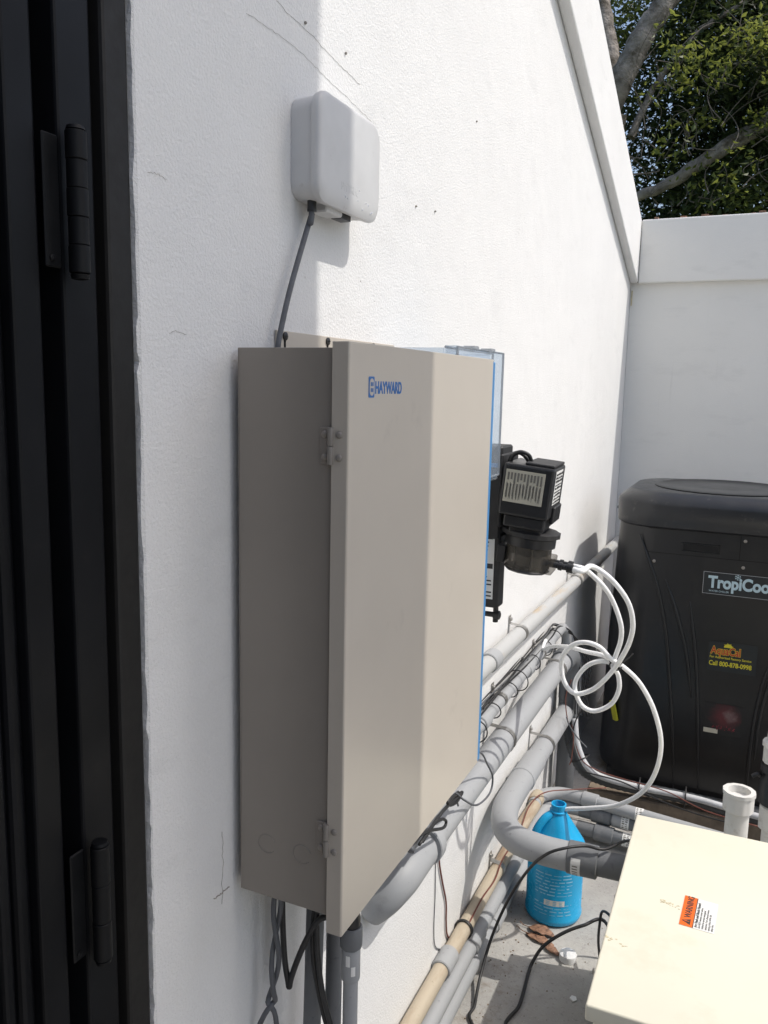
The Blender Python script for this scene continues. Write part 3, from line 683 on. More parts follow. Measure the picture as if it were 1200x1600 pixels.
# floor pipes
TAN = pipe('floor_pipe', 'tan plastic pipe strapped low along the wall, the topmost of the three', [(-.557, 1.05, .12), (-.557, 2.0, .12), (-.556, 2.33, .12), (-.552, 2.42, .119)], .0185, 'tan', straight=True)
ring(TAN, (-.557, 1.62, .12), (0, 1, 0), .0235, .062, 'pvc'); ring(TAN, (-.5565, 2.46, .12), (0, 1, 0), .0235, .05, 'tan')
strap(TAN, (-.557, 2.03, .12), .0185)
c = MB(); c.tube([Vector((-.557+.0215*math.cos(R(a)), 1.745+.004*math.sin(R(a)), .12+.0215*math.sin(R(a)))) for a in range(0, 360, 20)], .0022, 6, True); c.build('tie_wrap', 'rubber', TAN, 60)
c = MB(); c.tube([Vector((-.557+.0215*math.cos(R(a)), 1.753, .12+.0215*math.sin(R(a)))) for a in range(0, 360, 20)], .0022, 6, True); c.build('tie_wrap', 'rubber', TAN, 60)
wire('pipe_wire', 'thin red brown wire lying along the tan pipe by the floor', [(-.545, 1.75, .137), (-.546, 1.86, .139), (-.541, 1.95, .138), (-.549, 2.05, .1395), (-.545, 2.2, .139), (-.555, 2.36, .146), (-.53, 2.46, .150), (-.45, 2.53, .146), (-.36, 2.58, .15)], .0020, 'brown_wire')
G1 = pipe('floor_pipe', 'pale grey pipe lying between the tan pipe and the lowest grey pipe', [(-.541, 1.05, .078), (-.541, 2.20, .078), (-.541, 2.42, .078), (-.531, 2.50, .078), (-.495, 2.535, .078), (-.43, 2.535, .078)], .0200, 'pvc', n=4)
ring(G1, (-.541, 1.78, .078), (0, 1, 0), .0238, .07, 'pvc')
G2 = pipe('floor_pipe', 'pale grey pipe lying on the concrete, lowest of the three by the wall', [(-.536, 1.05, .030), (-.536, 2.26, .030), (-.535, 2.40, .032), (-.52, 2.47, .034), (-.48, 2.503, .036), (-.43, 2.503, .036)], .0205, 'pvc', n=4)
ring(G2, (-.536, 1.95, .030), (0, 1, 0), .0243, .07, 'pvc')
B2S, B3S = -.10, -.08
def B2Y(x): return 2.527+B2S*(x+.35)
def B3Y(x): return 2.497+B3S*(x+.35)
B1 = pipe('cross_pipe', 'upper pale grey pipe crossing behind the jug in front of the heater', [(-.556, 2.42, .120), (-.547, 2.49, .120), (-.50, 2.535, .119), (-.42, 2.537, .118), (-.2, 2.510, .116), (.3, 2.45, .110)], .0200, 'pvc', n=5)
ring(B1, (-.40, 2.535, .118), (1, -.11, -.01), .0240, .05, 'pvc')
B2 = pipe('cross_pipe', 'dark grey pipe with a printed sleeve crossing behind the blue jug', [(-.43, B2Y(-.43), .078), (-.2, B2Y(-.2), .078), (.3, B2Y(.3), .074)], .0210, 'pvc_dark', straight=True)
ring(B2, (-.36, B2Y(-.36), .078), (1, B2S, 0), .0255, .06, 'pvc_dark'); ring(B2, (-.30, B2Y(-.30), .078), (1, B2S, 0), .0230, .05, 'pvc')
B3 = pipe('cross_pipe', 'lowest dark grey pipe with a pale label crossing behind the jug', [(-.43, B3Y(-.43), .036), (-.2, B3Y(-.2), .036), (.3, B3Y(.3), .034)], .0215, 'pvc_dark', straight=True)
ring(B3, (-.345, B3Y(-.345), .036), (1, B3S, 0), .026, .06, 'pvc_dark')
for (po, x, y, z, r) in ((B1, -.245, 2.516, .1165, .0206), (B2, -.285, B2Y(-.285), .078, .0236), (B3, -.275, B3Y(-.275), .036, .0221)):
    c = MB()
    for a0 in range(-30, 91, 15):
        a, b = R(a0), R(a0+15); c.quad(*[(x+dx, y-r*math.cos(t_), z+r*math.sin(t_)) for (dx, t_) in ((-.012, a), (.012, a), (.012, b), (-.012, b))])
    lo = c.build('printed_label', 'label', po)
    c = MB()
    for a0 in range(-20, 81, 16):
        for dx in (-.009, .001):
            a, b = R(a0), R(a0+random.choice((5, 9))); ww = random.uniform(.004, .008)
            c.quad(*[(x+dx+d2, y-(r+.0004)*math.cos(t_), z+(r+.0004)*math.sin(t_)) for (d2, t_) in ((0, a), (ww, a), (ww, b), (0, b))])
    c.build('printed_text', 'grey_ink', lo)

# ------------------------------------------------------------------ under the panel
def conduit_drop(label, x, y, r, ztop_, mat, gland=False):
    o = thing('drop_conduit', label, 'conduit', (x, y, 0))
    c = MB(); c.tube([(x, y, .0), (x, y, ztop_)], r, 20); c.build('pipe_run', mat, o, 50); return o
A_ = thing('drop_conduit', 'grey conduit under the panel, left of the black cable pair', 'conduit', (-.518, .93, 0))
c = MB(); c.tube([(-.513, .930, .775), (-.519, .930, .50), (-.53, .930, 0)], .0128, 20); c.build('pipe_run', 'pvc_dark', A_, 50)
B_ = thing('drop_conduit', 'grey conduit under the panel, between the black cable pair and the collared conduit', 'conduit', (-.489, .955, 0))
c = MB(); c.tube([(-.4985, .960, .775), (-.5005, .960, .50), (-.502, .960, 0)], .0120, 20); c.build('pipe_run', 'pvc_dark', B_, 50)
C_ = thing('drop_conduit', 'pale grey conduit with a threaded collar under the front corner of the panel', 'conduit', (-.449, .912, 0))
CX, CY = -.449, .912
c = MB(); c.lathe([(.0103, 0), (.0103, .64)], (CX, CY, 0), (0, 0, 1), 24); c.build('pipe_run', 'pvc', C_, 50)
c = MB(); c.lathe([(.0120, .618), (.0130, .621), (.0130, .664), (.0120, .667)], (CX, CY, 0), (0, 0, 1), 24); cl = c.build('collar_sleeve', 'pvc', C_, 40)
c = MB(); c.lathe([(.0140, .667), (.0152, .670), (.0156, .682), (.0152, .695), (.0135, .698)], (CX, CY, 0), (0, 0, 1), 24, lambda k, r, h: 1+(.035 if k % 3 == 0 else 0)); c.build('threaded_nut', 'pvc_dark', C_, 30)
c = MB(); c.lathe([(.0120, .698), (.0126, .708), (.0105, .722), (.0105, .775)], (CX, CY, 0), (0, 0, 1), 20); c.build('gland', 'black', C_, 40)
c = MB()
for (a0, z0, z1) in ((-95, .644, .660), (-62, .630, .644)):
    for a in (a0, a0+13):
        p, q = R(a), R(a+13); c.quad(*[(CX+.0133*math.cos(t_), CY+.0133*math.sin(t_), zz) for (t_, zz) in ((p, z0), (q, z0), (q, z1), (p, z1))])
c.build('printed_label', 'label', C_)
def cable(label, pts, r, mat, n=7): return wire('drop_cable', label, pts, r, mat, n, cat='cable')
tw1, tw2 = [], []
base = [(-0.5395, 0.87, 0.7391), (-0.5415, 0.87, 0.7007), (-0.5424, 0.87, 0.6622), (-0.5444, 0.87, 0.623), (-0.5475, 0.87, 0.5907), (-0.5496, 0.87, 0.5762)]
bp = smooth_path(base, 6)
for i, p in enumerate(bp):
    a = i*.24; d = Vector((math.cos(a), math.sin(a), 0))*.0048
    tw1.append(p+d); tw2.append(p-d)
e1 = [(-0.5507, 0.862, 0.57), (-0.5611, 0.862, 0.5484), (-0.5738, 0.862, 0.5147)]; e2 = [(-0.5454, 0.87, 0.564), (-0.5413, 0.87, 0.5458), (-0.5402, 0.87, 0.5164)]
cable('dark grey cable twisted with its twin below the panel, ending to the left', tw1+[Vector(p) for p in e1], .0037, 'grey_cable', 2)
cable('dark grey cable twisted with its twin below the panel, ending straight down', tw2+[Vector(p) for p in e2], .0037, 'grey_cable', 2)
cable('black cable looping in a narrow V below the panel', [(-0.5478, 0.895, 0.7216), (-0.5466, 0.895, 0.6735), (-0.5434, 0.895, 0.6256), (-0.5381, 0.895, 0.5957), (-0.536, 0.895, 0.5866), (-0.5329, 0.895, 0.6015), (-0.5238, 0.895, 0.6302), (-0.5098, 0.895, 0.6659), (-0.4921, 0.895, 0.7003), (-0.4765, 0.895, 0.7127)], .0042, 'rubber')
cable('black cable beside the grey conduits, bowing left below the panel', [(-0.5018, 0.905, 0.7102), (-0.5046, 0.905, 0.6804), (-0.5031, 0.905, 0.6323), (-0.4956, 0.905, 0.5906), (-0.4861, 0.905, 0.5544), (-0.4756, 0.905, 0.5235)], .0038, 'rubber')
cable('black cable beside the grey conduits, straighter one below the panel', [(-0.4951, 0.9, 0.7153), (-0.4958, 0.9, 0.6864), (-0.4934, 0.9, 0.6438), (-0.4869, 0.9, 0.5973), (-0.4774, 0.9, 0.5614), (-0.467, 0.9, 0.5307)], .0038, 'rubber')
c = MB(); c.box(-.462, -.442, .86, .885, .765, .774, .001, 1); c.tube([(-.452, .872, .772), (-.475, .885, .757), (-.49, .90, .75)], .004, 8)
tag(c.build('cable_clip', 'black', None), 'black clip under the bottom front corner of the panel', 'clip')

# ================================================================== tubes
top = f0+fdir*.046
T1 = [tuple(top-fdir*.01), tuple(top+fdir*.02)]+[(-0.3052, 1.76, 1.047), (-0.2664, 1.78, 1.019), (-0.2313, 1.8, 0.9694), (-0.2199, 1.82, 0.9156), (-0.2277, 1.84, 0.8651), (-0.2459, 1.86, 0.819), (-0.2588, 1.88, 0.7925), (-0.2828, 1.89, 0.7543), (-0.3121, 1.9, 0.7207), (-0.3489, 1.9, 0.7046), (-0.3743, 1.9, 0.7225), (-0.3871, 1.9, 0.7603), (-0.3809, 1.89, 0.8008), (-0.3563, 1.88, 0.831), (-0.3254, 1.87, 0.8432), (-0.2944, 1.87, 0.8357), (-0.2699, 1.88, 0.8091), (-0.2415, 1.89, 0.7907), (-0.206, 1.91, 0.7517), (-0.1734, 1.94, 0.6815), (-0.1549, 1.97, 0.5939), (-0.164, 2, 0.5057), (-0.1959, 2.03, 0.4292), (-0.2548, 2.05, 0.371), (-0.3295, 2.07, 0.3342), (-0.3819, 2.085, 0.3122), (-0.4097, 2.09, 0.2974)]+[(-.413, 2.09, .285), (-.413, 2.09, .20)]
t1 = MB(); t1.tube(smooth_path(T1, 7), .0057, 10); tag(t1.build('suction_tube', 'tube', None, 180), 'milky white tube coiling from the pump down into the blue jug', 'tube')
top2 = f1+fdir*.042
T2 = [tuple(top2-fdir*.01), tuple(top2+fdir*.02)]+[(-0.3212, 1.8, 1.027), (-0.2894, 1.82, 0.9936), (-0.2681, 1.84, 0.9552), (-0.2497, 1.85, 0.9036), (-0.25, 1.87, 0.8607), (-0.2611, 1.885, 0.8167), (-0.2675, 1.89, 0.791), (-0.2545, 1.9, 0.7668), (-0.2515, 1.905, 0.7298), (-0.2675, 1.91, 0.6905), (-0.3033, 1.91, 0.6663), (-0.3339, 1.91, 0.6733), (-0.3526, 1.91, 0.7069), (-0.3513, 1.91, 0.7391), (-0.3268, 1.905, 0.7766), (-0.2942, 1.9, 0.7944), (-0.2672, 1.895, 0.7957), (-0.2877, 1.9, 0.8079), (-0.3464, 1.98, 0.7862), (-0.4093, 2.1, 0.7534), (-0.4943, 2.3, 0.6848), (-0.5483, 2.4, 0.6377)]+[(-.552, 2.45, .652), (-.556, 2.47, .632)]
t2 = MB(); t2.tube(smooth_path(T2, 7), .0055, 10); tag(t2.build('discharge_tube', 'tube', None, 180), 'milky white tube looping from the pump back to the thin conduit on the wall', 'tube')
ct = [(-0.2596, 1.885, 0.7938)][0]
c = MB(); c.tube([Vector(ct)+Vector((.014*math.cos(R(a)), .004*math.sin(R(a*2)), .010*math.sin(R(a)))) for a in range(0, 360, 24)], .0017, 6, True)
c.tube(smooth_path([Vector(ct)+Vector((.01, -.004, .004)), Vector(ct)+Vector((.026, -.006, .022)), Vector(ct)+Vector((.038, -.006, .036))], 4), .0012, 6)
c.tube(smooth_path([Vector(ct)+Vector((-.01, -.004, .004)), Vector(ct)+Vector((-.026, -.006, .03)), Vector(ct)+Vector((-.044, -.006, .044))], 4), .0012, 6)
tag(c.build('tube_tie', 'rubber', None, 180), 'black cable tie gathering the coiled white tubes', 'cable tie')

# ================================================================== blue jug
JX, JY = -.412, 2.09
jg = thing('jug', 'blue plastic gallon jug standing on the concrete with a tube in its neck', 'jug', (JX, JY, 0))
prof = [(.060, .001), (.068, .0015), (.074, .006), (.0765, .014), (.0765, .020), (.0745, .024), (.0745, .170), (.0750, .176), (.0770, .182), (.0770, .202), (.0762, .209), (.0735, .216), (.0590, .238), (.0440, .261), (.0295, .283), (.0240, .290), (.0205, .296), (.0235, .297), (.0235, .300), (.0200, .3015), (.0200, .318), (.0165, .3185), (.0165, .25)]
def facet(k, r, h):
    if .210 < h < .29:
        a = 2*math.pi*k/64; f = .5+.5*math.cos(4*a+.6); return 1-.10*(1-f)*min(1, (h-.21)/.02)*min(1, max(0, (.289-h)/.02))
    return 1
c = MB(); c.lathe(prof, (JX, JY, 0), (0, 0, 1), 64, facet); c.build('jug_body', 'jug', jg, 50)
hd_ = R(222)
hp = [(.020, .290), (.040, .280), (.060, .255), (.071, .226), (.074, .205)]
c = MB(); c.tube(smooth_path([(JX+r*math.cos(hd_), JY+r*math.sin(hd_), z) for (r, z) in hp], 6), .0115, 14); c.build('handle', 'jug', jg, 60)
c = MB(); rj = .0748
def jband(mb, a0, a1, z0, z1, rad=rj):
    n = max(1, int((a1-a0)/6)); 
    for i in range(n):
        p, q = R(a0+(a1-a0)*i/n), R(a0+(a1-a0)*(i+1)/n)
        mb.quad(*[(JX+rad*math.cos(t_), JY+rad*math.sin(t_), zz) for (t_, zz) in ((p, z0), (q, z0), (q, z1), (p, z1))])
for i in range(13):
    z0 = .150-i*.0095
    if .070 < z0 < .086: continue
    a = 240
    while a < 318:
        ww = random.uniform(5, 22); jband(c, a, min(a+ww, 320), z0, z0+random.choice((.0014, .002, .003))); a += ww+random.uniform(2.5, 6)
c.build('printed_text', 'jug_print', jg)
c = MB(); jband(c, 262, 304, .064, .080, rj+.0003); lb = c.build('printed_panel', 'label', jg)
c = MB()
for a in (266, 280, 293):
    for k in range(3): jband(c, a, a+random.uniform(5, 9), .066+k*.0045, .0685+k*.0045, rj+.0006)
c.build('printed_text', 'jug_print', lb)
c = MB(); c.lathe([(.0205, .0), (.0218, .001), (.0220, .0145), (.0212, .0170), (.0193, .0178), (.004, .0180)], (-.333, 1.915, 0), (0, 0, 1), 40, lambda k, r, h: 1+(.02 if k % 2 and .0005 < h < .014 else 0))
tag(c.build('bottle_cap', 'cap', None, 40), 'white ribbed bottle cap lying on the concrete in front of the jug', 'cap')

# ------------------------------------------------------------------ dry leaves on the slab
def dry_leaf(label, cx, cy, ln, wd, rot, curl):
    b = MB(); n, mm = 12, 5; g = []
    for i in range(n+1):
        t_ = i/n; hwid = wd*math.sin(math.pi*min(1, t_*.97+.015))**.8; row = []
        for j in range(-mm//2, mm//2+1):
            s_ = j/(mm/2); x = (t_-.5)*ln; y = s_*hwid*.8
            z = .0025+curl*(s_*s_)*hwid*.45+.008*(1-s_*s_)*curl*math.sin(t_*3.1)+.0016*math.sin(t_*17+j*2)+.0015*random.random()
            xr, yr = x*math.cos(rot)-y*math.sin(rot), x*math.sin(rot)+y*math.cos(rot)
            row.append(b.bm.verts.new((cx+xr, cy+yr, z)))
        g.append(row)
    for A, B in zip(g, g[1:]):
        for k in range(len(A)-1): b.bm.faces.new((A[k], A[k+1], B[k+1], B[k]))
    e = Vector((cx+math.cos(rot)*(-ln*.5), cy+math.sin(rot)*(-ln*.5), .006)); d = Vector((math.cos(rot), math.sin(rot), 0))
    o = b.build('dry_leaf', 'leaf_dry', None, 180); tag(o, label, 'leaf', 'dry leaves in front of the jug')
    sm = o.modifiers.new('thick', 'SOLIDIFY'); sm.thickness = .0012
    k = MB(); k.tube(smooth_path([e+d*.01, e-d*.012, e-d*.026+Vector((0, .004, .004))], 4), .0011, 6); k.build('leaf_stalk', 'leaf_dry', o, 180)
dry_leaf('curled brown dry leaf nearest the foot of the blue jug', -.418, 1.985, .072, .024, -.10, 1.0)
dry_leaf('flat dark brown dry leaf, middle one of three before the jug', -.415, 1.955, .080, .017, -.22, .7)
dry_leaf('narrow reddish dry leaf next to the white bottle cap', -.378, 1.928, .060, .014, -.50, .9)
for (x, y) in ((-.52, 1.75), (-.42, 1.66), (-.33, 1.72)): pass
c = MB(); c.prism([(-.300, 1.78, .001), (-.29, 1.772, .001), (-.283, 1.78, .001), (-.287, 1.79, .001), (-.297, 1.79, .001)], (0, 0, .003))
tag(c.build('paper_scrap', 'cap', None), 'tiny white scrap on the concrete in front of the bottle cap', 'scrap')

random.seed(31)
c = MB()
for k in range(230):
    y = random.uniform(1.3, 2.45); x = -.515+abs(random.gauss(0, .05)) if random.random() < .6 else random.uniform(-.52, -.18)
    rr_ = random.uniform(.0006, .0024); h_ = rr_*random.uniform(.4, .9); a0 = random.uniform(0, 6)
    c.prism([(x+rr_*random.uniform(.5, 1.3)*math.cos(a0+a*1.257), y+rr_*random.uniform(.5, 1.3)*math.sin(a0+a*1.257), .0004) for a in range(5)], (0, 0, h_))
c.build('floor_grit', 'grit', None, stuff=True); bpy.data.objects['floor_grit']['label'] = 'brown grit and leaf crumbs on the concrete along the wall pipes'; bpy.data.objects['floor_grit']['category'] = 'grit'
# ------------------------------------------------------------------ black cables on the floor
wire('floor_cable', 'black cable rising from the floor over the grey elbow pipe behind the cream box', [(-.33, 1.48, .006)]+[(-0.4805, 1.599, 0.006), (-0.4931, 1.655, 0.008), (-0.5044, 1.735, 0.03), (-0.4987, 1.802, 0.09), (-0.4724, 1.839, 0.17), (-0.4244, 1.823, 0.27), (-0.3764, 1.783, 0.345), (-0.3372, 1.79, 0.368), (-0.2918, 1.821, 0.37), (-0.2501, 1.836, 0.365)]+[(-.20, 1.93, .35), (-.12, 1.98, .30)], .0036, 'rubber', 8, cat='cable')
wire('floor_cable', 'black cable curving across the concrete into the side of the cream box', [(-.30, 1.50, .006)]+[(-0.4076, 1.614, 0.006), (-0.3999, 1.703, 0.006), (-0.4084, 1.817, 0.006), (-0.4045, 1.849, 0.02), (-0.3857, 1.871, 0.05), (-0.3454, 1.898, 0.08), (-0.3005, 1.922, 0.1), (-0.2535, 1.946, 0.11)]+[(-.18, 1.78, .12)], .0042, 'rubber', 8, cat='cable')
wire('floor_cable', 'short black cable standing up between the cream box and the slab', [(-0.2612, 1.954, 0.005), (-0.2665, 1.951, 0.05), (-0.2648, 1.942, 0.1), (-0.26, 1.937, 0.14), (-0.2382, 1.902, 0.16), (-0.2105, 1.846, 0.17)], .0034, 'rubber', 6, cat='cable')

# ================================================================== cream box
cb = thing('equipment_box', 'cream enamelled metal equipment box with an orange warning label on its lid', 'equipment box', (.2, 1.6, 0))
BZ = .42
def rotz(p, a=R(.8), o=Vector((-.19, 1.6, 0))): return Matrix.Translation(o) @ Matrix.Rotation(a, 4, 'Z') @ Matrix.Translation(-o)
RB = rotz(0)
c = MB(); c.box(-.190, .78, 1.253, 1.932, BZ-.030, BZ, .004, 3, RB); lid = c.build('lid', 'cream', cb, 40)
c = MB(); c.box(-.178, .768, 1.265, 1.920, .012, BZ-.030, .003, 1, RB); c.build('box_body', 'cream', cb)
c = MB(); c.box(-.14, .74, 1.30, 1.90, 0, .013); c.build('base_skid', 'black_rough', cb)
c = MB(); c.lathe([(.045, 0), (.045, .008), (.036, .009)], (-.1775, 1.855, .32), (-1, 0, 0), 24); c.build('pipe_flange', 'pvc_dark', cb, 40)
lx, ly = Vector((0, 1, 0)), Vector((-1, 0, 0))        # label reads away from the near edge
LO = Vector((-.0645, 1.540, BZ+.0002)); la = R(2)
lr = Vector((math.sin(la), math.cos(la), 0)); lu = Vector((-math.cos(la), math.sin(la), 0))
c = MB(); slab(c, LO, lr, lu, 0, .101, -.062, 0, .0005); wl = c.build('warning_label', 'label', lid)
c = MB(); slab(c, LO+Vector((0, 0, .0006)), lr, lu, 0, .101, -.0235, 0, .0003); c.build('orange_header', 'orange', wl)
c = MB(); slab(c, LO+Vector((0, 0, .0006)), lr, lu, 0, .101, -.0250, -.0236, .0003); c.build('header_rule', 'ink', wl)
TO = LO+Vector((0, 0, .0011))
text('lettering', 'WARNING', .0165, 'ink', wl, TO+lr*.0275-lu*.0178, lr, lu, .0004, .0001, 'LEFT', .93)
c = MB(); p0 = TO+lr*.006-lu*.019; c.prism([p0, p0+lr*.0185, p0+lr*.00925+lu*.0160], (0, 0, .0002)); c.build('hazard_triangle', 'ink', wl)
c = MB(); q0 = p0+lr*.00925+lu*.003+Vector((0, 0, .0003)); c.prism([q0-lr*.0010+lu*.002, q0+lr*.0010+lu*.002, q0+lr*.0012+lu*.008, q0-lr*.0012+lu*.008], (0, 0, .0002)); slab(c, q0, lr, lu, -.001, .001, -.0008, .001, .0002); c.build('exclamation_mark', 'orange', wl)
for i, (s_, sz, wgt) in enumerate((('Arc Flash and Shock Hazard', .0074, .0001), ('Do NOT remove cover unless', .0056, 0), ('trained to service energized', .0056, 0), ('equipment. Turn off power before', .0050, 0), ('opening. Follow NFPA 70E', .0050, 0), ('safety rules.', .0050, 0))):
    text('lettering', s_, sz, 'ink', wl, TO+lr*.004-lu*(.0315+i*.0056), lr, lu, wgt, .0001, 'LEFT', .98)
def stain_patch(pts, seed):
    random.seed(seed); b = MB()
    for (x, y) in pts:
        for _ in range(5):
            cx, cy, rr_ = x+random.gauss(0, .004), y+random.gauss(0, .003), random.uniform(.0006, .0028)
            b.prism([(cx+rr_*random.uniform(.6, 1.4)*math.cos(a*1.05), cy+rr_*.6*random.uniform(.5, 1.4)*math.sin(a*1.05), BZ+.0001) for a in range(6)], (0, 0, .0004))
    b.build('dirt_stain', 'stain', lid)
for (sx_, sy_) in ((-.170, 1.60), (.30, 1.262)):
    pass
for (yy) in (1.36, 1.60, 1.84):
    k = MB(); k.lathe([(.006, 0), (.0055, .002), (.003, .003)], (-.1905+.0005, yy, BZ-.016), (-1, 0, 0), 10); k.build('screw', 'steel', lid, 40)
stain_patch([p[:2] for p in [(-0.101, 1.602, 0.42), (-0.09476, 1.6, 0.42), (-0.08836, 1.597, 0.42), (-0.08242, 1.597, 0.42), (-0.07381, 1.595, 0.42)]], 3)
stain_patch([p[:2] for p in [(-0.1801, 1.441, 0.42), (-0.1741, 1.44, 0.42), (-0.1529, 1.429, 0.42)]], 4)

# white pipe stubs behind the box
def stub(label, x, y, ztop_, r=.0300):
    o = thing('pipe_stub', label, 'pipe', (x, y, 0))
    c = MB(); c.lathe([(r, 0), (r, ztop_-.02)], (x, y, 0), (0, 0, 1), 28); c.build('pipe_run', 'pvc_white', o, 40)
    c = MB(); c.lathe([(r+.004, ztop_-.058), (r+.0085, ztop_-.054), (r+.0085, ztop_-.012), (r+.011, ztop_-.010), (r+.011, ztop_), (r-.001, ztop_), (r-.003, ztop_-.03)], (x, y, 0), (0, 0, 1), 48, lambda k, rr_, h: 1+(.025 if k % 4 < 2 and rr_ > r+.005 else 0)); c.build('union_collar', 'pvc_white', o, 30)
    return o
stub('white pipe standing behind the cream box with an open ribbed collar', .028, 2.30, .362)
s2 = thing('valve_pipe', 'white pipe with a black valve union at the right edge of the view', 'valve', (.119, 2.43, 0))
c = MB(); c.lathe([(.0245, 0.000), (.0245, 0.205)], (.119, 2.43, 0), (0, 0, 1), 28); c.build('pipe_run', 'pvc_white', s2, 40)
c = MB(); c.lathe([(.028, 0.205), (.034, 0.210), (.034, 0.274), (.030, 0.279)], (.119, 2.43, 0), (0, 0, 1), 40, lambda k, r, h: 1+(.03 if k % 4 < 2 else 0)); c.build('union_collar', 'pvc_white', s2, 30)
c = MB(); c.lathe([(.031, 0.279), (.039, 0.284), (.040, 0.342), (.036, 0.353), (.036, 0.374), (.040, 0.379), (.040, 0.397), (.03, 0.402)], (.119, 2.43, 0), (0, 0, 1), 36, lambda k, r, h: 1+(.03 if k % 6 < 3 else 0)); c.build('valve_body', 'black', s2, 30)
c = MB(); c.lathe([(.030, 0.402), (.037, 0.405), (.037, 0.448), (.041, 0.451), (.041, 0.464), (.032, 0.467), (.030, 0.511), (.02, 0.517)], (.119, 2.43, 0), (0, 0, 1), 44, lambda k, r, h: 1+(.03 if k % 4 < 2 and r > .035 else 0)); c.build('union_nut', 'pvc_white', s2, 30)
c = MB(); c.tube(smooth_path([(.080, 2.42, .362), (.071, 2.415, .368), (.058, 2.41, .36)], 4), .006, 10); c.build('valve_lever', 'black', s2, 60)

# ================================================================== pool heater
HX, HY = -.10, 3.25
ht = thing('pool_heater', 'black plastic pool heat pump with nameplates, standing by the boundary wall', 'pool heater', (HX, HY, 0))
def hsec(z, hx, y0, y1, r, n=8):
    o = []; cx, cy = HX, (y0+y1)/2; hy = (y1-y0)/2
    for (sx, sy, a0) in ((1, 1, 0), (-1, 1, 90), (-1, -1, 180), (1, -1, 270)):
        for k in range(n+1):
            a = R(a0+90*k/n); o.append((cx+sx*(hx-r)+r*math.cos(a), cy+sy*(hy-r)+r*math.sin(a), z))
    return o
def hloft(secs, capb=True, capt=True):
    b = MB(); rg = [[b.bm.verts.new(p) for p in hsec(*s_)] for s_ in secs]; n = len(rg[0])
    for A, B in zip(rg, rg[1:]):
        for k in range(n): b.bm.faces.new((A[k], A[(k+1) % n], B[(k+1) % n], B[k]))
    if capb: b.bm.faces.new(rg[0][::-1])
    if capt: b.bm.faces.new(rg[-1])
    return b
YF = 2.948
b = hloft([(.035, .362, YF+.004, 3.70, .155), (.06, .367, YF, 3.705, .160), (.50, .360, YF, 3.68, .155), (.72, .350, YF, 3.60, .148), (.85, .345, YF, 3.54, .145), (.955, .340, YF, 3.525, .140)])
b.build('cabinet', 'heater', ht, 40)
b = hloft([(.956, .342, YF-.002, 3.53, .142), (.962, .349, YF-.008, 3.537, .146), (1.034, .352, YF-.010, 3.54, .148), (1.048, .349, YF-.006, 3.537, .146), (1.073, .318, YF+.028, 3.505, .135), (1.077, .300, YF+.046, 3.49, .125)])
b.build('lid', 'heater_lid', ht, 60)
b = MB(); b.lathe([(.245, 1.076), (.246, 1.080), (.235, 1.083), (.228, 1.079), (.10, 1.081), (.02, 1.082)], (HX, HY, 0), (0, 0, 1), 48); b.build('fan_dome', 'heater', ht, 60)
b = MB(); b.box(HX-.32, HX+.32, YF+.04, 3.50, 0.0, .036); b.build('plinth', 'black_rough', ht)
grv = [[(-0.353, 2.946, 0.9272), (-0.3221, 2.946, 0.8507), (-0.2805, 2.946, 0.7412), (-0.2449, 2.946, 0.5961), (-0.2201, 2.946, 0.425), (-0.1948, 2.946, 0.2163), (-0.1784, 2.946, 0.01439)], [(-0.1729, 2.946, 0.7092), (-0.1552, 2.946, 0.6092), (-0.1358, 2.946, 0.4858), (-0.1198, 2.946, 0.3258), (-0.09824, 2.946, 0.0332)], [(-0.2575, 2.946, 0.7782), (-0.2111, 2.946, 0.6585), (-0.1722, 2.946, 0.5262), (-0.1439, 2.946, 0.3681)],
       [(0.09473, 2.946, 0.546), (0.07408, 2.946, 0.4417), (0.06078, 2.946, 0.3142), (0.05607, 2.946, 0.1747), (0.05739, 2.946, 0.05794)], [(0.1347, 2.946, 0.5524), (0.0934, 2.946, 0.4451), (0.07641, 2.946, 0.3173), (0.07184, 2.946, 0.1782)]]
for g in grv:
    b = MB(); pp = smooth_path(g, 6); n_ = len(pp); b.tube([p+Vector((0, .002, 0)) for p in pp], [.0062*min(1, .25+4*min(i, n_-1-i)/n_) for i in range(n_)], 8); b.build('body_ridge', 'heater', ht, 180)
b = MB(); b.box(HX-.108, HX+.004, YF-.0015, YF+.012, .886, .908); b.build('grip_slot', 'void', ht)
b = MB(); b.tube([(HX-.112, YF-.0004, .884), (HX-.112, YF-.0004, .911), (HX+.008, YF-.0004, .911), (HX+.008, YF-.0004, .884)], .0022, 6, True); b.build('slot_rim', 'heater', ht, 60)
for zz in (.952, .868):
    b = MB(); b.box(HX-.225, HX+.225, YF-.0006, YF+.004, zz, zz+.0022); b.build('panel_seam', 'void', ht)
b = MB(); b.box(HX+.07, HX+.0722, YF-.0006, YF+.004, .868, .954); b.build('panel_seam', 'void', ht)
for (x, z) in ((.085, .935), (.085, .845), (-.20, .838), (.20, .80)):
    b = MB(); b.lathe([(.006, 0), (.0055, .0015), (.003, .003)], (HX+x, YF+.0002, z), (0, -1, 0), 12); b.build('screw', 'rivet', ht, 50)
for (x, y, z) in ((-.440, 3.08, 1.0), (-.425, 3.10, .93)):
    b = MB(); b.lathe([(.006, 0), (.0055, .0015), (.003, .003)], (x-.012, y, z), (-1, -.2, 0), 12); b.build('screw', 'black', ht, 50)
for i in range(14):
    for k in range(2):
        z = .60+i*.0235; b = MB(); b.box(HX-.361+(z-.48)*.042-.0012, HX-.300, 3.12+k*.15, 3.255+k*.15, z, z+.010); b.build('grille_slot', 'void', ht)
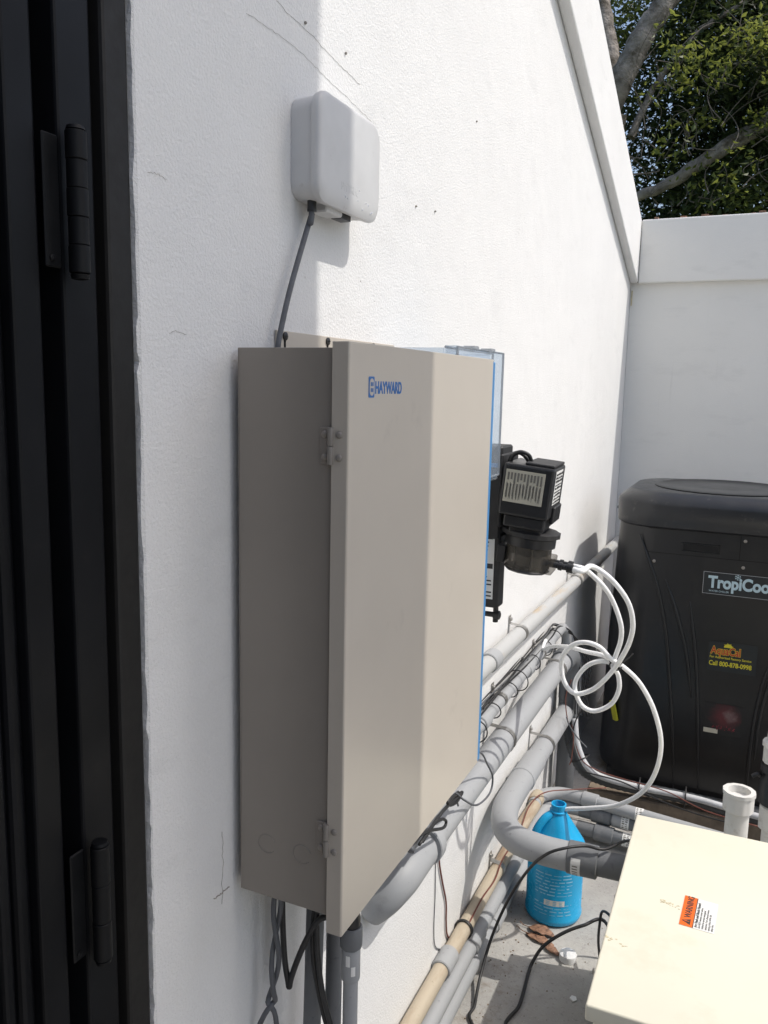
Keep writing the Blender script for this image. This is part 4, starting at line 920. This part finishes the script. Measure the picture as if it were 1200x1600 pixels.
# nameplates
NX, NZ, NY = -.136, .745, YF-.0008
c = MB(); c.box(NX, .172, NY-.0012, NY, NZ, NZ+.076); np_ = c.build('nameplate', 'plate', ht)
c = MB()
for (x0, x1, z0, z1) in ((NX, .172, NZ+.0745, NZ+.076), (NX, .172, NZ, NZ+.0015), (NX, NX+.0015, NZ+.0015, NZ+.0745), (.1705, .172, NZ+.0015, NZ+.0745)): c.box(x0, x1, NY-.0018, NY-.0012, z0, z1)
c.build('nameplate_border', 'plate_edge', np_)
ty = NY-.0016
text('lettering', 'TropiCool', .0560, 'teal_print', np_, (NX+.017, ty, NZ+.0235), (1, 0, 0), (0, 0, 1), .0021, .0003, 'LEFT', .83)
text('lettering', 'WATER CHILLER', .0085, 'teal_print', np_, (NX+.020, ty, NZ+.0085), (1, 0, 0), (0, 0, 1), 0, .0003, 'LEFT', 1)
c = MB(); sx_, sz_ = NX+.108, NZ+.0655
for k in range(3):
    a = R(60*k+30); d = Vector((math.cos(a), 0, math.sin(a))); q = Vector((-d.z, 0, d.x)); o_ = Vector((sx_, ty-.0002, sz_))
    c.prism([o_-d*.0095-q*.0009, o_+d*.0095-q*.0009, o_+d*.0095+q*.0009, o_-d*.0095+q*.0009], (0, -.0003, 0))
    for s_ in (-1, 1):
        for t_ in (-1, 1):
            e_ = o_+d*(.0058*s_); f_ = e_+(d*s_+q*t_).normalized()*.0042; n_ = (d*s_*-1+q*t_).normalized()*.0006
            c.prism([e_-n_, f_-n_, f_+n_, e_+n_], (0, -.0003, 0))
c.build('snowflake', 'teal_print', np_)
SX, SZ = -.101, .478
c = MB(); c.box(SX, .052, NY-.0012, NY, SZ, SZ+.104); st = c.build('service_sticker', 'plate', ht)
text('lettering', 'AquaCal', .0370, 'yellow_print', st, (SX+.0082, ty+.0002, SZ+.0605), (1, 0, 0), (0, 0, 1), .0022, .0001, 'LEFT', .74)
text('lettering', 'AquaCal', .0370, 'red_print', st, (SX+.0082, ty-.0002, SZ+.0605), (1, 0, 0), (0, 0, 1), .0008, .0002, 'LEFT', .74)
c = MB(); o_ = Vector((SX+.062, ty, SZ+.086)); pts = [o_+Vector((.014*math.cos(R(a)), 0, .013*math.sin(R(a)))) for a in range(0, 181, 12)]; c.prism(pts, (0, -.0003, 0))
for a in (20, 60, 100, 140):
    d = Vector((math.cos(R(a)), 0, math.sin(R(a)))); q = Vector((-d.z, 0, d.x)); c.prism([o_+d*.012-q*.002, o_+d*.018, o_+d*.012+q*.002], (0, -.0003, 0))
c.build('sun_emblem', 'yellow_print', st)
text('lettering', 'For Authorized Factory Service', .0112, 'yellow_print', st, (SX+.0055, ty, SZ+.0455), (1, 0, 0), (0, 0, 1), .00015, .0002, 'LEFT', .92)
text('lettering', 'Call 800-878-0998', .0225, 'yellow_print', st, (SX+.0045, ty, SZ+.0195), (1, 0, 0), (0, 0, 1), .0005, .0002, 'LEFT', .80)
c = MB(); c.box(-.098, .024, NY-.0010, NY, .252, .362); fs = c.build('faded_sticker', 'faded', ht)
c = MB()
random.seed(11)
for i in range(6):
    x = -.070+i*.013
    for _ in range(3):
        a, b2 = (x+random.uniform(0, .009), .268+random.uniform(0, .018)), (x+random.uniform(0, .009), .268+random.uniform(0, .018))
        d = Vector((b2[0]-a[0], 0, b2[1]-a[1])); d = d.normalized() if d.length else Vector((1, 0, 0)); q = Vector((-d.z, 0, d.x))*.0011
        A, B = Vector((a[0], NY-.0012, a[1])), Vector((b2[0], NY-.0012, b2[1])); c.prism([A-q, B-q, B+q, A+q], (0, -.0003, 0))
c.build('worn_lettering', 'pink_print', fs)
c = MB(); c.box(-.096, -.050, NY-.0014, NY-.0010, .254, .270); c.build('worn_strip', 'silver_label', fs)
c = MB(); tn = Vector((-.60, -.80, 0)); tr_ = Vector((.80, -.60, 0)); to_ = Vector((-.4085, 2.966, .262)); slab(c, to_, tr_, Vector((.25, 0, -1)), -.008, .008, -.036, .036, .0015); slab(c, to_-tn*.004, tr_, Vector((.25, 0, -1)), -.008, .008, -.036, .036, .008); c.build('yellow_tag', 'tag', ht)

# timber bearer and flexible conduits in front of the heater
c = MB(); c.box(-.44, .9, 2.70, 2.79, 0, .075, .004, 1); tag(c.build('timber_bearer', 'wood', None), 'weathered timber bearer on the floor in front of the black heater', 'timber')
fl = [(-.522, 2.74, .40), (-.518, 2.72, .30), (-.50, 2.70, .22), (-.46, 2.69, .15), (-.40, 2.70, .12), (-.28, 2.71, .108), (-.12, 2.72, .105), (.05, 2.70, .10), (.3, 2.68, .10)]
def corrug(mb, pts, r, n=10):
    pp = smooth_path(pts, n); mb.tube(pp, [r*(1.06 if i % 2 else .95) for i in range(len(pp))], 14); return mb
c = MB(); corrug(c, fl, .020, 12); tag(c.build('flex_conduit', 'flex_dark', None, 60), 'dark flexible conduit curving down the corner and along the heater foot', 'conduit')
fl2 = [Vector(p)+Vector((.024, -.028, .018)) for p in fl]; fl2[0] += Vector((.0, 0, .0))
c = MB(); c.tube(smooth_path(fl2[1:], 8), .0105, 12); tag(c.build('pale_hose', 'hose', None, 180), 'pale hose tied to the dark flexible conduit along the heater foot', 'hose')
for i in (2.6, 5.0, 5.9, 7.0):
    k = int(i); f_ = i-k; p = Vector(fl[k]).lerp(Vector(fl[k+1]), f_)+Vector((.01, -.012, .008)); d = (Vector(fl[k+1])-Vector(fl[k])).normalized(); u_ = d.orthogonal().normalized(); v_ = d.cross(u_)
    c = MB(); c.tube([p+(u_*math.cos(R(a))+v_*math.sin(R(a)))*.033 for a in range(0, 360, 20)], .0022, 6, True); tag(c.build('cable_tie', 'rubber', None, 60), 'black cable tie binding the pale hose to the dark conduit', 'cable tie', 'cable ties on the flexible conduit')
wire('foot_wire', 'thin reddish wire running along the heater foot above the pale hose', [(-.50, 2.68, .30), (-.46, 2.655, .20), (-.40, 2.66, .165), (-.30, 2.665, .150), (-.18, 2.66, .142), (-.06, 2.62, .125), (.1, 2.60, .12)], .0020, 'brown_wire')
wire('foot_wire', 'black wire dipping between the cross pipes and the heater foot', [(-.44, 2.63, .165), (-.32, 2.645, .150), (-.22, 2.635, .125), (-.10, 2.60, .12), (.05, 2.58, .12)], .0026, 'rubber')

# ================================================================== trees behind the boundary wall
def limb(mb, pts, r0, r1, seg=14, n=8):
    pp = smooth_path(pts, n); m_ = len(pp)
    pp = [p+Vector((random.gauss(0, .006), random.gauss(0, .006), random.gauss(0, .006))) for p in pp]
    mb.tube(pp, [(r0+(r1-r0)*i/(m_-1))*(1+random.uniform(-.06, .06)) for i in range(m_)], seg); return mb

def leaves(parent, name, mat, clumps, n, size, seed):
    rnd = random.Random(seed); V = []; F = []
    tot = sum(c_[3]**2 for c_ in clumps)
    for (cx, cy, cz, cr) in clumps:
        for _ in range(int(n*cr*cr/tot)):
            while True:
                d = Vector((rnd.uniform(-1, 1), rnd.uniform(-1, 1), rnd.uniform(-1, 1)))
                if d.length < 1: break
            p = Vector((cx, cy, cz))+Vector((d.x*cr, d.y*cr, d.z*cr*.75))
            if p.z < 1.2: continue
            a = Vector((rnd.gauss(0, 1), rnd.gauss(0, 1), rnd.gauss(-.25, .6))).normalized()
            b = a.cross(Vector((rnd.gauss(0, .6), rnd.gauss(0, .6), 1))).normalized()
            l_ = size*rnd.uniform(.6, 1.3); w_ = l_*rnd.uniform(.18, .26); nn = a.cross(b)*l_*.10
            i = len(V); V += [p, p+a*l_*.45+b*w_+nn, p+a*l_, p+a*l_*.45-b*w_+nn]; F += [(i, i+1, i+2), (i, i+2, i+3)]
    off = wloc(parent); me = bpy.data.meshes.new(name); me.from_pydata([tuple(v-off) for v in V], [], F); me.materials.append(M[mat])
    o = bpy.data.objects.new(name, me); COL.objects.link(o); o.parent = parent; o['kind'] = 'stuff'; return o

def crown_clumps(rnd, cx, cy, cz, rx, ry, rz, n, r):
    o = []
    for _ in range(n):
        d = Vector((rnd.gauss(0, 1), rnd.gauss(0, 1), rnd.gauss(0, 1))).normalized()*rnd.random()**.4
        o.append((cx+d.x*rx, cy+d.y*ry, cz+d.z*rz, r*rnd.uniform(.6, 1.35)))
    return o

rnd = random.Random(5)
tA = thing('tree', 'grey barked tree with a thick leaning limb behind the house wall corner', 'tree', (-2.1, 8.3, -.1))
c = MB(); limb(c, [(-2.15, 8.3, -.1), (-2.1, 8.3, 1.4), (-1.85, 8.2, 2.9), (-1.50, 8.05, 3.95)], .30, .19); c.build('trunk', 'bark', tA, 60)
c = MB(); limb(c, [(-1.56, 8.07, 3.80), (-1.37, 8.0, 4.22), (-1.15, 8.0, 4.62), (-.93, 8.05, 4.95), (-.5, 8.2, 5.5), (.2, 8.4, 6.3)], .115, .075); c.build('limb', 'bark', tA, 60)
c = MB(); limb(c, [(-1.62, 8.12, 3.70), (-1.55, 8.3, 4.4), (-1.7, 8.5, 5.2), (-1.6, 8.8, 6.2)], .11, .05); c.build('limb', 'bark', tA, 60)
c = MB(); limb(c, [(-1.30, 8.1, 3.70), (-1.10, 8.25, 4.2), (-.78, 8.35, 4.62), (-.2, 8.6, 5.0)], .035, .018); c.build('limb', 'bark', tA, 60)
cl = crown_clumps(rnd, -.9, 9.5, 5.0, 2.5, .8, 1.7, 50, .55)
leaves(tA, 'crown', 'leaf_a', cl, 36000, .078, 1)
tB = thing('tree', 'leafy tree with a long sloping branch over the boundary wall', 'tree', (2.4, 7.9, -.1))
c = MB(); limb(c, [(2.4, 7.9, -.1), (2.3, 7.9, 1.6), (2.0, 7.9, 3.2), (1.5, 8.0, 5.0), (1.3, 8.2, 6.6)], .24, .09); c.build('trunk', 'bark', tB, 60)
c = MB(); limb(c, [(1.85, 7.92, 3.75), (1.2, 7.95, 4.1), (.4, 8.0, 4.02), (-.15, 8.0, 3.70), (-.50, 8.0, 3.50), (-.85, 8.0, 3.29), (-1.22, 8.0, 3.13), (-1.6, 8.1, 2.98)], .105, .032); c.build('limb', 'bark', tB, 60)
c = MB()
for k in range(150):
    x = rnd.uniform(-1.2, .7); y = rnd.uniform(7.3, 8.2); z = rnd.uniform(2.9, 4.5)
    d = Vector((rnd.gauss(.1, .3), rnd.gauss(0, .2), rnd.uniform(.3, .9))); p = Vector((x, y, z)); L_ = rnd.uniform(.25, .6)
    w1 = Vector((rnd.gauss(0, .06), rnd.gauss(0, .05), rnd.gauss(0, .04))); w2 = Vector((rnd.gauss(0, .12), rnd.gauss(0, .1), 0))
    pp = smooth_path([p, p+d*L_*.35+w1, p+d*L_*.7+w1+w2*.4, p+d*L_+w2], 4); c.tube(pp, [.0048*(1-.75*i/(len(pp)-1)) for i in range(len(pp))], 5)
c.build('twigs', 'twig', tB, 60, stuff=True)
cl = crown_clumps(rnd, .8, 9.2, 4.4, 2.6, .9, 1.6, 50, .55)
leaves(tB, 'crown', 'leaf_a', cl, 36000, .075, 2)
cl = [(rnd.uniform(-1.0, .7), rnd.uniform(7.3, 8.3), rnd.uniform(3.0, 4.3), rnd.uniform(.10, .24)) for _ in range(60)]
leaves(tB, 'sunlit_sprays', 'leaf_sunlit', cl, 2100, .066, 3)
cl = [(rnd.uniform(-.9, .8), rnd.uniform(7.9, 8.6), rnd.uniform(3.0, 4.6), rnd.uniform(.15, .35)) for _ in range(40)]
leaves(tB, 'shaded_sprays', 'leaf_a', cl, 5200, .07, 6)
tC = thing('hedge_tree', 'dark dense bushy tree low behind the boundary wall', 'tree', (0, 9.9, -.1))
c = MB(); limb(c, [(0, 9.9, -.1), (.05, 9.9, 1.2), (0, 10, 2.6), (.2, 10, 4.0)], .16, .06); c.build('trunk', 'bark', tC, 60)
cl = crown_clumps(rnd, -.2, 10.1, 2.8, 3.6, 1.0, 1.6, 60, .7)
leaves(tC, 'crown', 'leaf_a', cl, 24000, .11, 4)
